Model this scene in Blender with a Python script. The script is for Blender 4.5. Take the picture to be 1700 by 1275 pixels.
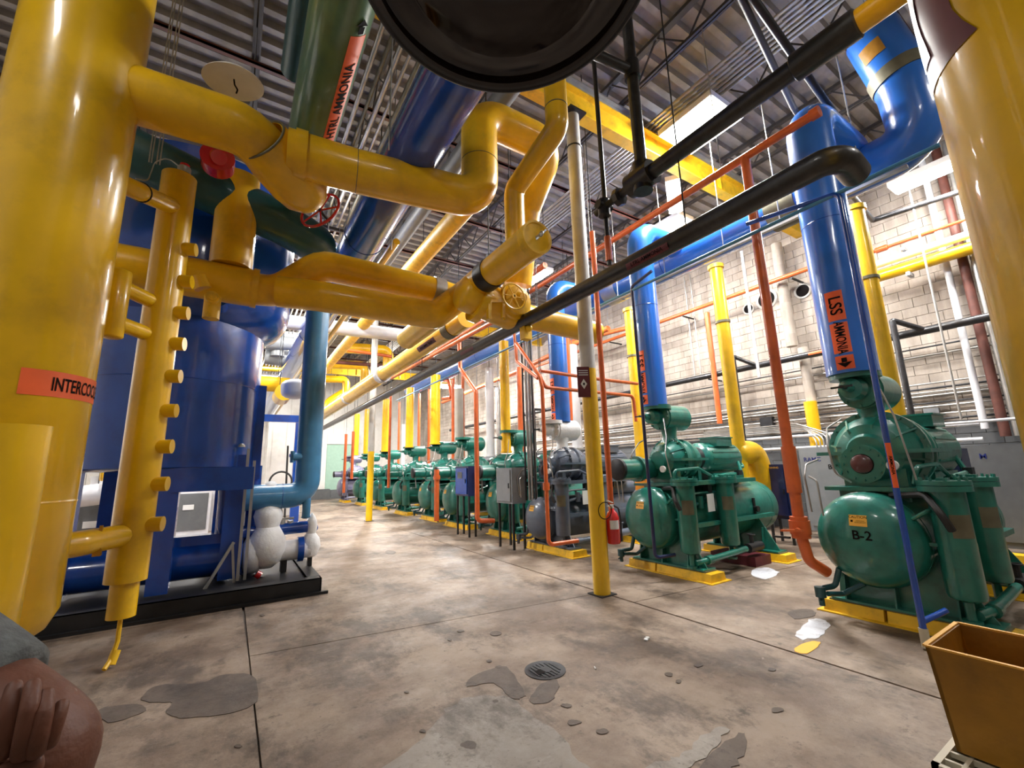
import bpy, math, random
import numpy as np
from mathutils import Vector, Matrix
random.seed(7)
for o in list(bpy.data.objects): bpy.data.objects.remove(o)
C = bpy.context.scene.collection
PI = math.pi
# ------------------------------------------------------------------ camera
FPX = 716.0
H = 1.6
def _n(a):
    a = np.array(a, float); return a/np.linalg.norm(a)
_Z = _n((-105, -3670, 716)); _Y = np.array((-465, 153, 716.)); _Y = _n(_Y-_Z*_Y.dot(_Z)); _X = np.cross(_Y, _Z)
if _X[0] < 0: _X = -_X
cd = bpy.data.cameras.new('camera'); cam = bpy.data.objects.new('camera', cd); C.objects.link(cam)
cd.sensor_width = 36.0; cd.lens = FPX/1700*36.0; cd.clip_start = 0.02; cd.clip_end = 200
# world vectors of the camera's right, down and forward
R_ = Vector((_X[0], _Y[0], _Z[0])); D_ = Vector((_X[1], _Y[1], _Z[1])); F_ = Vector((_X[2], _Y[2], _Z[2]))
cam.matrix_world = Matrix(((R_.x, -D_.x, -F_.x, 0), (R_.y, -D_.y, -F_.y, 0), (R_.z, -D_.z, -F_.z, H), (0, 0, 0, 1)))
bpy.context.scene.camera = cam
def ray(px, py):
    r = np.array((px-850, py-637.5, FPX)); return Vector((float(r@_X), float(r@_Y), float(r@_Z)))
def P(px, py, X=None, Y=None, Z=None, D=None):
    """a surveyed point: sight line through the photograph met with a plane of the room"""
    r = ray(px, py); o = Vector((0, 0, H))
    if X is not None: t = X/r.x
    elif Y is not None: t = Y/r.y
    elif Z is not None: t = (Z-H)/r.z
    else: t = D/FPX
    return o+r*t
# ------------------------------------------------------------------ world, exposure
sc = bpy.context.scene
w = bpy.data.worlds.new('world'); sc.world = w; w.use_nodes = True
w.node_tree.nodes['Background'].inputs[0].default_value = (0.6, 0.7, 0.9, 1)
w.node_tree.nodes['Background'].inputs[1].default_value = 0.05
sc.view_settings.view_transform = 'Standard'; sc.view_settings.look = 'None'
sc.view_settings.gamma = 1.0; sc.view_settings.use_curve_mapping = False
sc.view_settings.exposure = 0.45
LP = 1.0      # overall strength of the fixtures
# ------------------------------------------------------------------ mesh builder
class MB:
    def __init__(s): s.v = []; s.f = []
    def add(s, vs, fs):
        b = len(s.v); s.v += [tuple(v) for v in vs]; s.f += [tuple(i+b for i in f) for f in fs]; return s
    def box(s, c, d, rz=0.0, M=None):
        hx, hy, hz = d[0]/2, d[1]/2, d[2]/2
        co, si = math.cos(rz), math.sin(rz)
        vs = []
        for z in (-hz, hz):
            for x, y in ((-hx, -hy), (hx, -hy), (hx, hy), (-hx, hy)):
                p = Vector((x*co-y*si, x*si+y*co, z))
                if M: p = M @ p
                vs.append((p.x+c[0], p.y+c[1], p.z+c[2]))
        return s.add(vs, [(3, 2, 1, 0), (4, 5, 6, 7), (0, 1, 5, 4), (1, 2, 6, 5), (2, 3, 7, 6), (3, 0, 4, 7)])
    def bmm(s, a, b):
        return s.box([(a[i]+b[i])/2 for i in range(3)], [abs(b[i]-a[i]) for i in range(3)])
    def bar(s, a, b, w, h, up=(0, 0, 1)):
        a = Vector(a); b = Vector(b); d = b-a; L = d.length; d.normalize()
        u = Vector(up)
        if abs(d.dot(u)) > .98: u = Vector((0, 1, 0))
        x = d.cross(u).normalized(); y = x.cross(d)
        vs = []
        for q in (a, b):
            for i, j in ((-1, -1), (1, -1), (1, 1), (-1, 1)): vs.append(q+x*i*w/2+y*j*h/2)
        return s.add(vs, [(0, 1, 2, 3), (7, 6, 5, 4), (4, 5, 1, 0), (5, 6, 2, 1), (6, 7, 3, 2), (7, 4, 0, 3)])
    def lathe(s, o, ax, prof, n=24, ang=(0, 2*PI)):
        """prof: list of (distance along ax, radius)"""
        o = Vector(o); d = Vector(ax).normalized()
        u = Vector((0, 0, 1)) if abs(d.z) < .9 else Vector((1, 0, 0))
        x = d.cross(u).normalized(); y = x.cross(d)
        vs = []; fs = []
        full = abs(ang[1]-ang[0]-2*PI) < 1e-6
        m = n if full else n+1
        for t, r in prof:
            for k in range(m):
                a = ang[0]+(ang[1]-ang[0])*k/n
                vs.append(o+d*t+(x*math.cos(a)+y*math.sin(a))*max(r, 1e-4))
        for i in range(len(prof)-1):
            for k in range(n):
                k2 = (k+1) % m
                fs.append((i*m+k, (i+1)*m+k, (i+1)*m+k2, i*m+k2))
        return s.add(vs, fs)
    def cyl(s, a, b, r, r2=None, n=20, caps=True):
        a = Vector(a); b = Vector(b); L = (b-a).length; r2 = r if r2 is None else r2
        pr = [(0, r), (L, r2)]
        if caps: pr = [(0, 0)]+pr+[(L, 0)]
        return s.lathe(a, b-a, pr, n)
    def dome(s, a, ax, r, h, n=24, steps=6):
        """a closing head: from radius r at a to nothing h further on"""
        return s.lathe(a, ax, [(h*math.sin(i/steps*PI/2), r*math.cos(i/steps*PI/2)) for i in range(steps+1)], n)
    def vessel(s, a, b, r, h, n=32):
        a = Vector(a); b = Vector(b); L = (b-a).length
        pr = [(h-h*math.cos(i/7*PI/2), r*math.sin(i/7*PI/2)) for i in range(8)]+[(L-h+h*math.sin(i/7*PI/2), r*math.cos(i/7*PI/2)) for i in range(8)]
        return s.lathe(a, b-a, pr, n)
    def tube(s, pts, r, n=16, bend=None, caps=True, domes=0.0):
        pts = [Vector(p) for p in pts]
        bend = 1.5*r if bend is None else bend
        path = [pts[0]]
        for i in range(1, len(pts)-1):
            a, b, c = pts[i-1], pts[i], pts[i+1]
            d1 = (a-b); d2 = (c-b); l1 = d1.length; l2 = d2.length; d1.normalize(); d2.normalize()
            th = d1.angle(d2)
            if th > PI-.02 or bend <= 0: path.append(b); continue
            k = min(bend/math.tan(th/2), l1*.48, l2*.48)
            rr = k*math.tan(th/2)
            cen = b+(d1+d2).normalized()*(rr/math.sin(th/2))
            p0 = b+d1*k; p1 = b+d2*k
            v0 = p0-cen; v1 = p1-cen; tot = v0.angle(v1); ns = max(3, int(tot/(PI/2)*8))
            axs = v0.cross(v1).normalized()
            for j in range(ns+1): path.append(cen+Matrix.Rotation(tot*j/ns, 3, axs) @ v0)
        path.append(pts[-1])
        T = []
        for i in range(len(path)):
            a = path[max(i-1, 0)]; b = path[min(i+1, len(path)-1)]
            if 0 < i < len(path)-1: t = (path[i]-a).normalized()+(b-path[i]).normalized()
            else: t = b-a
            T.append(t.normalized())
        u = Vector((0, 0, 1)) if abs(T[0].z) < .9 else Vector((1, 0, 0))
        x = T[0].cross(u).normalized()
        vs = []; fs = []
        rings = []
        if caps and domes:
            for i in range(4): rings.append((path[0]-T[0]*domes*math.cos(i/4*PI/2), T[0], r*math.sin(i/4*PI/2)+1e-4))
        elif caps: rings.append((path[0], T[0], 1e-4))
        for i, p in enumerate(path): rings.append((p, T[i], r))
        if caps and domes:
            for i in range(1, 5): rings.append((path[-1]+T[-1]*domes*math.sin(i/4*PI/2), T[-1], r*math.cos(i/4*PI/2)+1e-4))
        elif caps: rings.append((path[-1], T[-1], 1e-4))
        for p, t, q in rings:
            x = (x-t*x.dot(t)).normalized(); y = t.cross(x)
            for k in range(n):
                a = 2*PI*k/n; vs.append(p+(x*math.cos(a)+y*math.sin(a))*q)
        for i in range(len(rings)-1):
            for k in range(n):
                k2 = (k+1) % n; fs.append((i*n+k, i*n+k2, (i+1)*n+k2, (i+1)*n+k))
        return s.add(vs, fs)
    def torus(s, c, ax, R, r, n=24, m=8):
        c = Vector(c); d = Vector(ax).normalized()
        u = Vector((0, 0, 1)) if abs(d.z) < .9 else Vector((1, 0, 0))
        x = d.cross(u).normalized(); y = x.cross(d); vs = []; fs = []
        for i in range(n):
            a = 2*PI*i/n; q = x*math.cos(a)+y*math.sin(a)
            for j in range(m):
                b = 2*PI*j/m; vs.append(c+q*(R+r*math.cos(b))+d*r*math.sin(b))
        for i in range(n):
            for j in range(m):
                fs.append((i*m+j, ((i+1) % n)*m+j, ((i+1) % n)*m+(j+1) % m, i*m+(j+1) % m))
        return s.add(vs, fs)
    def prism(s, poly, ax, t):
        """poly: 3-D points of a flat outline, extruded by t along ax"""
        n = len(poly); a = [Vector(p) for p in poly]; d = Vector(ax).normalized()*t; b = [p+d for p in a]
        return s.add(a+b, [tuple(range(n))[::-1], tuple(range(n, 2*n))]+[(i, (i+1) % n, n+(i+1) % n, n+i) for i in range(n)])
    def bolts(s, c, ax, R, k, r=.012, h=.02, a0=0.0):
        c = Vector(c); d = Vector(ax).normalized()
        u = Vector((0, 0, 1)) if abs(d.z) < .9 else Vector((1, 0, 0))
        x = d.cross(u).normalized(); y = x.cross(d)
        for i in range(k):
            a = 2*PI*i/k+a0; p = c+(x*math.cos(a)+y*math.sin(a))*R; s.cyl(p, p+d*h, r, n=6)
        return s
def mk(name, mb, mat, parent=None, loc=None, smooth=True, sharp=40):
    me = bpy.data.meshes.new(name)
    loc = Vector(loc) if loc is not None else (WL(parent) if parent is not None else None)
    if loc is None:
        if mb.v:
            a = np.array(mb.v); loc = Vector(((a[:, 0].min()+a[:, 0].max())/2, (a[:, 1].min()+a[:, 1].max())/2, a[:, 2].min()))
        else: loc = Vector((0, 0, 0))
        loc = Vector([float(q) for q in loc])
    me.from_pydata([(v[0]-loc.x, v[1]-loc.y, v[2]-loc.z) for v in mb.v], [], mb.f)
    me.validate(); me.update()
    fix_normals(me)
    if smooth:
        me.shade_smooth(); me.set_sharp_from_angle(angle=math.radians(sharp))
    if mat: me.materials.append(mat)
    o = bpy.data.objects.new(name, me); C.objects.link(o)
    if parent is not None: o.parent = parent
    else: o.location = loc
    o['wl'] = [loc.x, loc.y, loc.z]
    return o
def fix_normals(me):
    import bmesh
    b = bmesh.new(); b.from_mesh(me)
    bmesh.ops.remove_doubles(b, verts=b.verts, dist=1e-5)
    bmesh.ops.recalc_face_normals(b, faces=b.faces); b.to_mesh(me); b.free()
def WL(o): return Vector(o['wl'])
def thing(name, label, cat, loc, group=None):
    o = bpy.data.objects.new(name, None); C.objects.link(o); o.empty_display_size = .1
    o.location = loc; o['wl'] = list(Vector(loc)); o['label'] = label; o['category'] = cat
    if group: o['group'] = group
    return o
def single(name, label, cat, mb, mat, group=None, **k):
    o = mk(name, mb, mat, **k); o['label'] = label; o['category'] = cat
    if group: o['group'] = group
    return o
def struct(name, mb, mat, parent=None, **k):
    o = mk(name, mb, mat, parent=parent, **k)
    if parent is None: o['kind'] = 'structure'
    return o
def copy_tree(o, parent=None):
    c = o.copy(); C.objects.link(c)
    if parent is not None: c.parent = parent
    for ch in list(o.children): copy_tree(ch, c)
    return c
def move(o, loc):
    o.location = loc; d = Vector(loc)-WL(o)
    o['wl'] = list(Vector(loc))
    return o
# ------------------------------------------------------------------ materials
def mat(name, col, rough=.5, metal=0.0, coat=0.0, var=.12, bump=.0, scale=6.0, dirt=None, dirt_amt=.0, dirt_scale=2.0, emis=None, spec=.5):
    m = bpy.data.materials.new(name); m.use_nodes = True; nt = m.node_tree; N = nt.nodes; L = nt.links
    b = N['Principled BSDF']; b.inputs['Roughness'].default_value = rough; b.inputs['Metallic'].default_value = metal
    b.inputs['Coat Weight'].default_value = coat; b.inputs['Coat Roughness'].default_value = .06
    b.inputs['Specular IOR Level'].default_value = spec
    if emis:
        b.inputs['Base Color'].default_value = (*col, 1)
        b.inputs['Emission Color'].default_value = (*emis[0], 1); b.inputs['Emission Strength'].default_value = emis[1]; return m
    tc = N.new('ShaderNodeNewGeometry')
    no = N.new('ShaderNodeTexNoise'); no.inputs['Scale'].default_value = scale; no.inputs['Detail'].default_value = 5
    L.new(tc.outputs['Position'], no.inputs['Vector'])
    mr = N.new('ShaderNodeMapRange'); mr.inputs[1].default_value = .3; mr.inputs[2].default_value = .7
    mr.inputs[3].default_value = 1-var; mr.inputs[4].default_value = 1+var
    L.new(no.outputs['Fac'], mr.inputs[0])
    mx = N.new('ShaderNodeMix'); mx.data_type = 'RGBA'; mx.blend_type = 'MULTIPLY'; mx.inputs[0].default_value = 1
    mx.inputs[6].default_value = (*col, 1); L.new(mr.outputs[0], mx.inputs[7])
    out = mx.outputs[2]
    if dirt:
        n2 = N.new('ShaderNodeTexNoise'); n2.inputs['Scale'].default_value = dirt_scale; n2.inputs['Detail'].default_value = 8; n2.inputs['Roughness'].default_value = .65
        L.new(tc.outputs['Position'], n2.inputs['Vector'])
        r2 = N.new('ShaderNodeMapRange'); r2.inputs[1].default_value = .5; r2.inputs[2].default_value = .72; r2.inputs[3].default_value = 0; r2.inputs[4].default_value = dirt_amt
        L.new(n2.outputs['Fac'], r2.inputs[0])
        m2 = N.new('ShaderNodeMix'); m2.data_type = 'RGBA'; L.new(r2.outputs[0], m2.inputs[0]); L.new(out, m2.inputs[6]); m2.inputs[7].default_value = (*dirt, 1)
        out = m2.outputs[2]
    L.new(out, b.inputs['Base Color'])
    if bump:
        bp = N.new('ShaderNodeBump'); bp.inputs['Strength'].default_value = bump; bp.inputs['Distance'].default_value = .02
        n3 = N.new('ShaderNodeTexNoise'); n3.inputs['Scale'].default_value = scale*1.6; n3.inputs['Detail'].default_value = 3
        L.new(tc.outputs['Position'], n3.inputs['Vector']); L.new(n3.outputs['Fac'], bp.inputs['Height']); L.new(bp.outputs[0], b.inputs['Normal'])
    return m
M = {}
M['yellow'] = mat('yellow_paint', (.78, .465, .004), .30, coat=.5, var=.07, bump=.10, scale=3, dirt=(.16, .09, .02), dirt_amt=.35, dirt_scale=1.6)
M['yellow2'] = mat('yellow_pipe_paint', (.79, .455, .006), .33, coat=.35, var=.08, bump=.10, scale=5, dirt=(.30, .17, .02), dirt_amt=.4, dirt_scale=2.2)
M['ybright'] = mat('curb_yellow_paint', (.80, .48, .012), .45, var=.1, bump=.2, dirt=(.12, .07, .02), dirt_amt=.5, dirt_scale=5)
M['blue'] = mat('bright_blue_paint', (.022, .155, .60), .28, coat=.5, var=.08, bump=.06, scale=4, dirt=(.03, .07, .2), dirt_amt=.3)
M['blue_deep'] = mat('deep_blue_paint', (.006, .062, .36), .25, coat=.6, var=.12, bump=.12, scale=3, dirt=(.01, .02, .06), dirt_amt=.5)
M['blue_pale'] = mat('dusty_blue_paint', (.055, .22, .42), .35, coat=.3, var=.1, bump=.05)
M['teal'] = mat('dark_teal_paint', (.010, .065, .075), .4, coat=.2, var=.15, bump=.1)
M['greenpipe'] = mat('sage_green_paint', (.10, .19, .09), .3, coat=.4, var=.15, dirt=(.03, .12, .12), dirt_amt=.7, dirt_scale=1.2)
M['green'] = mat('machine_green_paint', (.014, .158, .120), .30, coat=.4, var=.15, bump=.15, scale=9, dirt=(.008, .03, .025), dirt_amt=.5, dirt_scale=4)
M['greytank'] = mat('slate_grey_paint', (.085, .11, .15), .33, coat=.3, var=.15, bump=.1, dirt=(.15, .08, .05), dirt_amt=.25, dirt_scale=3)
M['lilac'] = mat('lavender_grey_paint', (.20, .20, .30), .35, coat=.3, var=.1)
M['orange'] = mat('orange_pipe_paint', (.60, .115, .022), .38, coat=.2, var=.1, dirt=(.2, .04, .02), dirt_amt=.4, dirt_scale=4)
M['black'] = mat('black_insulation', (.012, .012, .014), .38, coat=.25, var=.3, bump=.12, scale=12, dirt=(.06, .06, .065), dirt_amt=.5, dirt_scale=3)
M['drum'] = mat('black_drum_paint', (.008, .004, .003), .10, coat=.25, spec=.4, var=.3, bump=.03, scale=3)
M['white'] = mat('white_jacket_paint', (.62, .62, .64), .35, coat=.3, var=.06, bump=.1)
M['column'] = mat('grey_white_column_paint', (.50, .48, .44), .45, var=.1, dirt=(.2, .18, .15), dirt_amt=.5, dirt_scale=3)
M['ice'] = mat('frost_white', (.80, .82, .84), .6, var=.05, bump=.25, scale=14)
M['galv'] = mat('galvanised_steel', (.42, .43, .44), .38, metal=.7, var=.15)
M['steel'] = mat('dark_steel', (.022, .023, .026), .45, metal=.4, var=.3)
M['primer'] = mat('red_primer_steel', (.10, .03, .02), .6, var=.3)
M['joist'] = mat('joist_dark_steel', (.035, .03, .028), .6, var=.3)
M['deck'] = mat('painted_metal_deck', (.225, .205, .185), .5, var=.15, dirt=(.10, .085, .07), dirt_amt=.6, dirt_scale=.8)
M['cond'] = mat('conduit_zinc', (.38, .37, .35), .35, metal=.6, var=.15)
M['wallw'] = mat('white_wall_paint', (.72, .70, .66), .7, var=.05, dirt=(.45, .42, .36), dirt_amt=.4, dirt_scale=1)
M['mint'] = mat('mint_wall_paint', (.33, .50, .40), .6, var=.05)
M['cabgrey'] = mat('grey_cabinet_paint', (.11, .115, .118), .45, var=.1)
M['cablight'] = mat('light_grey_cabinet_paint', (.22, .235, .245), .45, var=.08)
M['navy'] = mat('navy_cabinet_paint', (.008, .014, .075), .35, coat=.3, var=.2)
M['labelo'] = mat('orange_label_vinyl', (.85, .13, .03), .45, var=.05)
M['ink'] = mat('black_ink', (.008, .006, .006), .7, var=0, spec=.08)
M['inkblue'] = mat('blue_ink', (.01, .02, .15), .5, var=0)
M['sticker'] = mat('yellow_sticker_vinyl', (.80, .42, .05), .45, var=.04)
M['redpaint'] = mat('red_enamel', (.50, .012, .015), .22, coat=.6, var=.08)
M['maroon'] = mat('maroon_paint', (.10, .012, .02), .5, var=.2)
M['rubber'] = mat('black_rubber', (.015, .015, .015), .55, var=.1)
M['brass'] = mat('brass', (.45, .28, .07), .3, metal=.9, var=.1)
M['paper'] = mat('printed_paper', (.62, .62, .60), .6, var=.05)
M['bin'] = mat('ochre_bin_paint', (.36, .17, .012), .5, var=.12, bump=.25, scale=8, dirt=(.10, .05, .01), dirt_amt=.4, dirt_scale=5)
M['cream'] = mat('cream_plastic', (.55, .50, .38), .5, var=.1)
M['plate'] = mat('bronze_nameplate', (.13, .12, .075), .5, metal=.2, var=.25)
M['darkred'] = mat('dark_red_cap', (.06, .012, .012), .35, coat=.3, var=.2)
M['skin'] = mat('skin', (.115, .038, .019), .55, var=.10, bump=.12, scale=40)
M['shirt'] = mat('heather_grey_knit', (.11, .12, .12), .9, var=.25, scale=60, bump=.3)
M['denim'] = mat('dark_denim', (.02, .03, .06), .9, var=.2, scale=50)
M['hair'] = mat('dark_hair', (.02, .012, .008), .6, var=.2)
M['lamp'] = mat('lamp_diffuser', (.9, .9, .9), .5, emis=((1.0, .97, .93), 18.0))
M['orangebox'] = mat('orange_box_paint', (.75, .25, .02), .4, var=.05)
# wall blocks: each block a little different
def block_mat():
    m = bpy.data.materials.new('concrete_block'); m.use_nodes = True; nt = m.node_tree; N = nt.nodes; L = nt.links
    b = N['Principled BSDF']; b.inputs['Roughness'].default_value = .85
    g = N.new('ShaderNodeNewGeometry'); sx = N.new('ShaderNodeSeparateXYZ'); L.new(g.outputs['Position'], sx.inputs[0])
    def fl(out, k):
        a = N.new('ShaderNodeMath'); a.operation = 'MULTIPLY'; a.inputs[1].default_value = k; L.new(out, a.inputs[0])
        f = N.new('ShaderNodeMath'); f.operation = 'FLOOR'; L.new(a.outputs[0], f.inputs[0]); return f.outputs[0]
    cb = N.new('ShaderNodeCombineXYZ'); L.new(fl(sx.outputs[1], 2.5), cb.inputs[0]); L.new(fl(sx.outputs[2], 5.0), cb.inputs[1])
    wn = N.new('ShaderNodeTexWhiteNoise'); L.new(cb.outputs[0], wn.inputs['Vector'])
    n1 = N.new('ShaderNodeTexNoise'); n1.inputs['Scale'].default_value = 1.3; n1.inputs['Detail'].default_value = 8; n1.inputs['Roughness'].default_value = .7
    mp = N.new('ShaderNodeMapping'); mp.inputs['Scale'].default_value = (1, 1.6, .35); L.new(g.outputs['Position'], mp.inputs[0]); L.new(mp.outputs[0], n1.inputs['Vector'])
    a = N.new('ShaderNodeMath'); a.operation = 'MULTIPLY_ADD'; a.inputs[1].default_value = .10; L.new(wn.outputs['Value'], a.inputs[0]); L.new(n1.outputs['Fac'], a.inputs[2])
    cr = N.new('ShaderNodeValToRGB'); cr.color_ramp.elements[0].position = .30; cr.color_ramp.elements[0].color = (.20, .165, .135, 1)
    cr.color_ramp.elements[1].position = .72; cr.color_ramp.elements[1].color = (.48, .42, .36, 1)
    L.new(a.outputs[0], cr.inputs[0])
    # painted dado below z = 2.2
    lt = N.new('ShaderNodeMath'); lt.operation = 'LESS_THAN'; lt.inputs[1].default_value = 2.25; L.new(sx.outputs[2], lt.inputs[0])
    mx = N.new('ShaderNodeMix'); mx.data_type = 'RGBA'; L.new(lt.outputs[0], mx.inputs[0]); L.new(cr.outputs[0], mx.inputs[6]); mx.inputs[7].default_value = (.10, .105, .11, 1)
    L.new(mx.outputs[2], b.inputs['Base Color'])
    n2 = N.new('ShaderNodeTexNoise'); n2.inputs['Scale'].default_value = 40; L.new(g.outputs['Position'], n2.inputs['Vector'])
    bp = N.new('ShaderNodeBump'); bp.inputs['Strength'].default_value = .3; bp.inputs['Distance'].default_value = .01; L.new(n2.outputs['Fac'], bp.inputs['Height']); L.new(bp.outputs[0], b.inputs['Normal'])
    return m
M['block'] = block_mat()
M['mortar'] = mat('mortar', (.20, .17, .15), .9, var=.2)
def floor_mat(name, base, light, dark, wet=0):
    m = bpy.data.materials.new(name); m.use_nodes = True; nt = m.node_tree; N = nt.nodes; L = nt.links
    b = N['Principled BSDF']
    g = N.new('ShaderNodeNewGeometry')
    def noise(s, d, r, sc_=(1, 1, 1), off=0):
        n = N.new('ShaderNodeTexNoise'); n.inputs['Scale'].default_value = s; n.inputs['Detail'].default_value = d; n.inputs['Roughness'].default_value = r
        mp = N.new('ShaderNodeMapping'); mp.inputs['Scale'].default_value = sc_; mp.inputs['Location'].default_value = (off, off*1.7, 0)
        L.new(g.outputs['Position'], mp.inputs[0]); L.new(mp.outputs[0], n.inputs['Vector']); return n.outputs['Fac']
    def rng(o, a, b_, c, d):
        r = N.new('ShaderNodeMapRange'); L.new(o, r.inputs[0])
        for i, v in enumerate((a, b_, c, d)): r.inputs[i+1].default_value = v
        return r.outputs[0]
    def mix(f, c1, c2):
        x = N.new('ShaderNodeMix'); x.data_type = 'RGBA'; L.new(f, x.inputs[0])
        for i, c in ((6, c1), (7, c2)):
            if isinstance(c, tuple): x.inputs[i].default_value = (*c, 1)
            else: L.new(c, x.inputs[i])
        return x.outputs[2]
    c = mix(rng(noise(.8, 9, .72), .42, .58, 0, 1), base, light)
    c = mix(rng(noise(1.1, 10, .78, (1, .6, 1), 5), .49, .60, 0, .9), c, dark)
    c = mix(rng(noise(4.5, 10, .8, (1, 1, 1), 9), .56, .66, 0, .8), c, (dark[0]*.6, dark[1]*.6, dark[2]*.6))
    c = mix(rng(noise(5, 10, .85, (.6, 1.6, 1), 15), .57, .68, 0, .6), c, (light[0]*1.35, light[1]*1.35, light[2]*1.35))
    c = mix(rng(noise(26, 6, .8, (1, 1, 1), 2), .60, .68, 0, .8), c, (dark[0]*.5, dark[1]*.5, dark[2]*.5))
    L.new(c, b.inputs['Base Color'])
    L.new(rng(noise(1.7, 6, .7, (1, 1, 1), 21), .35, .7, .32 if not wet else .05, .72 if not wet else .2), b.inputs['Roughness'])
    bp = N.new('ShaderNodeBump'); bp.inputs['Strength'].default_value = .45 if not wet else .05; bp.inputs['Distance'].default_value = .02
    L.new(noise(14, 12, .78, (1, 1, 1), 3), bp.inputs['Height']); L.new(bp.outputs[0], b.inputs['Normal'])
    return m
M['floor'] = floor_mat('worn_concrete', (.155, .108, .076), (.30, .232, .175), (.070, .049, .035))
M['patch'] = floor_mat('pale_concrete_patch', (.225, .195, .165), (.30, .27, .235), (.10, .082, .066))
M['stain'] = floor_mat('damp_concrete', (.075, .054, .042), (.115, .087, .067), (.05, .037, .028), wet=0)
M['spill'] = floor_mat('white_spill', (.60, .62, .68), (.75, .77, .82), (.30, .28, .27))
# ------------------------------------------------------------------ flat lettering
def text_geo(s, size, bold=False):
    cu = bpy.data.curves.new('t', 'FONT'); cu.body = s; cu.size = size; cu.align_x = 'CENTER'; cu.align_y = 'CENTER'; cu.extrude = 0
    cu.resolution_u = 3; cu.offset = size*.015 if bold else 0
    o = bpy.data.objects.new('t', cu); C.objects.link(o); bpy.context.view_layer.update()
    dg = bpy.context.evaluated_depsgraph_get(); me = o.evaluated_get(dg).to_mesh()
    import bmesh
    bb = bmesh.new(); bb.from_mesh(me); bmesh.ops.triangulate(bb, faces=bb.faces)
    for _ in range(3):
        es = [e for e in bb.edges if e.calc_length() > max(size*.22, .008)]
        if es: bmesh.ops.subdivide_edges(bb, edges=es, cuts=1); bmesh.ops.triangulate(bb, faces=bb.faces)
    bb.verts.index_update()
    vs = [tuple(v.co) for v in bb.verts]; fs = [tuple(v.index for v in f.verts) for f in bb.faces]; bb.free()
    o.evaluated_get(dg).to_mesh_clear(); bpy.data.objects.remove(o); bpy.data.curves.remove(cu)
    return vs, fs
def cyl_wrap(mb, vs, fs, c, ax, r, face, s0=0.0, along='x'):
    """wrap flat 2-D geometry (u,v) on a cylinder: axis ax through c, face = outward direction at u=0"""
    c = Vector(c); d = Vector(ax).normalized(); f = Vector(face); f = (f-d*f.dot(d)).normalized(); t = d.cross(f)
    out = []
    for x, y, *_ in vs:
        if along == 'x': a, h = x/r, y        # text runs round the pipe
        else: a, h = -y/r, x                  # text runs along the pipe
        out.append(c+d*h+(f*math.cos(a)+t*math.sin(a))*r)
    mb.add(out, fs); return mb
def rect_grid(w_, h_, nx=8, ny=1):
    vs = [(-w_/2+w_*i/nx, -h_/2+h_*j/ny, 0) for j in range(ny+1) for i in range(nx+1)]
    fs = [(j*(nx+1)+i, j*(nx+1)+i+1, (j+1)*(nx+1)+i+1, (j+1)*(nx+1)+i) for j in range(ny) for i in range(nx)]
    return vs, fs
def pipe_label(parent, c, ax, r, face, s, w_, h_, tsize, mat_='labelo', ink='ink', label=None, arrow=0, tall=1.0):
    """orange vinyl label running along a pipe"""
    lb = MB(); vs, fs = rect_grid(w_, h_, 1, 8); cyl_wrap(lb, vs, fs, c, ax, r+.002, face, along='y')
    o = mk('pipe_label', lb, M[mat_], parent)
    if label: o['label'] = label
    t = MB()
    if s:
        vs, fs = text_geo(s, tsize, True); cyl_wrap(t, [(x, y*tall, z) for x, y, z in vs], fs, c, ax, r+.006, face, along='y')
    if arrow:
        a = arrow*tsize*.8
        vs = [(-a*.6, -tsize*.13, 0), (-a*.6, tsize*.13, 0), (0, tsize*.13, 0), (0, -tsize*.13, 0), (0, tsize*.36, 0), (a*.7, 0, 0), (0, -tsize*.36, 0)]
        cyl_wrap(t, vs, [(0, 3, 2, 1), (4, 6, 5)], c, ax, r+.010, face, along='y')
    mk('lettering', t, M[ink], o, smooth=False, loc=WL(o))
    return o
# ================================================================== SETTING
XW, YF, XL, YB, ZC = 11.5, 31.0, -7.0, -7.0, 8.35     # right wall, far wall, left wall, rear wall, deck
fl = struct('floor', MB().bmm((XL-.3, YB-.3, -.3), (XW+.4, YF+.4, -.03)), M['mortar'])
def slab(*pts):
    mb = MB().prism([(x, y, -.032) for x, y in pts], (0, 0, 1), .032); o = mk('floor_slab', mb, M['floor'], fl, smooth=False); return o
g_ = .006
slab((XL, YB), (.30-g_, YB), (.26-g_, 4.92), (.24-g_, 6.6), (XL, 6.6))
slab((.30+g_, YB), (4.15-g_, YB), (4.12-g_, 4.42-g_), (.26+g_, 4.92-g_))
slab((.26+g_, 4.92+g_), (4.12-g_, 4.42+g_), (4.12-g_, 15.3-g_), (.24+g_, 15.3-g_))
slab((4.15+g_, YB), (XW, YB), (XW, 3.3-g_), (4.14+g_, 3.9-g_))
slab((4.14+g_, 3.9+g_), (XW, 3.3+g_), (XW, 15.3-g_), (4.12+g_, 15.3-g_))
slab((XL, 6.6+g_*2), (.24-g_, 6.6+g_*2), (.24-g_, 15.3-g_), (XL, 15.3-g_))
slab((XL, 15.3+g_), (4.12-g_, 15.3+g_), (4.12-g_, YF), (XL, YF))
slab((4.12+g_, 15.3+g_), (XW, 15.3+g_), (XW, YF), (4.12+g_, YF))
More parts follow.
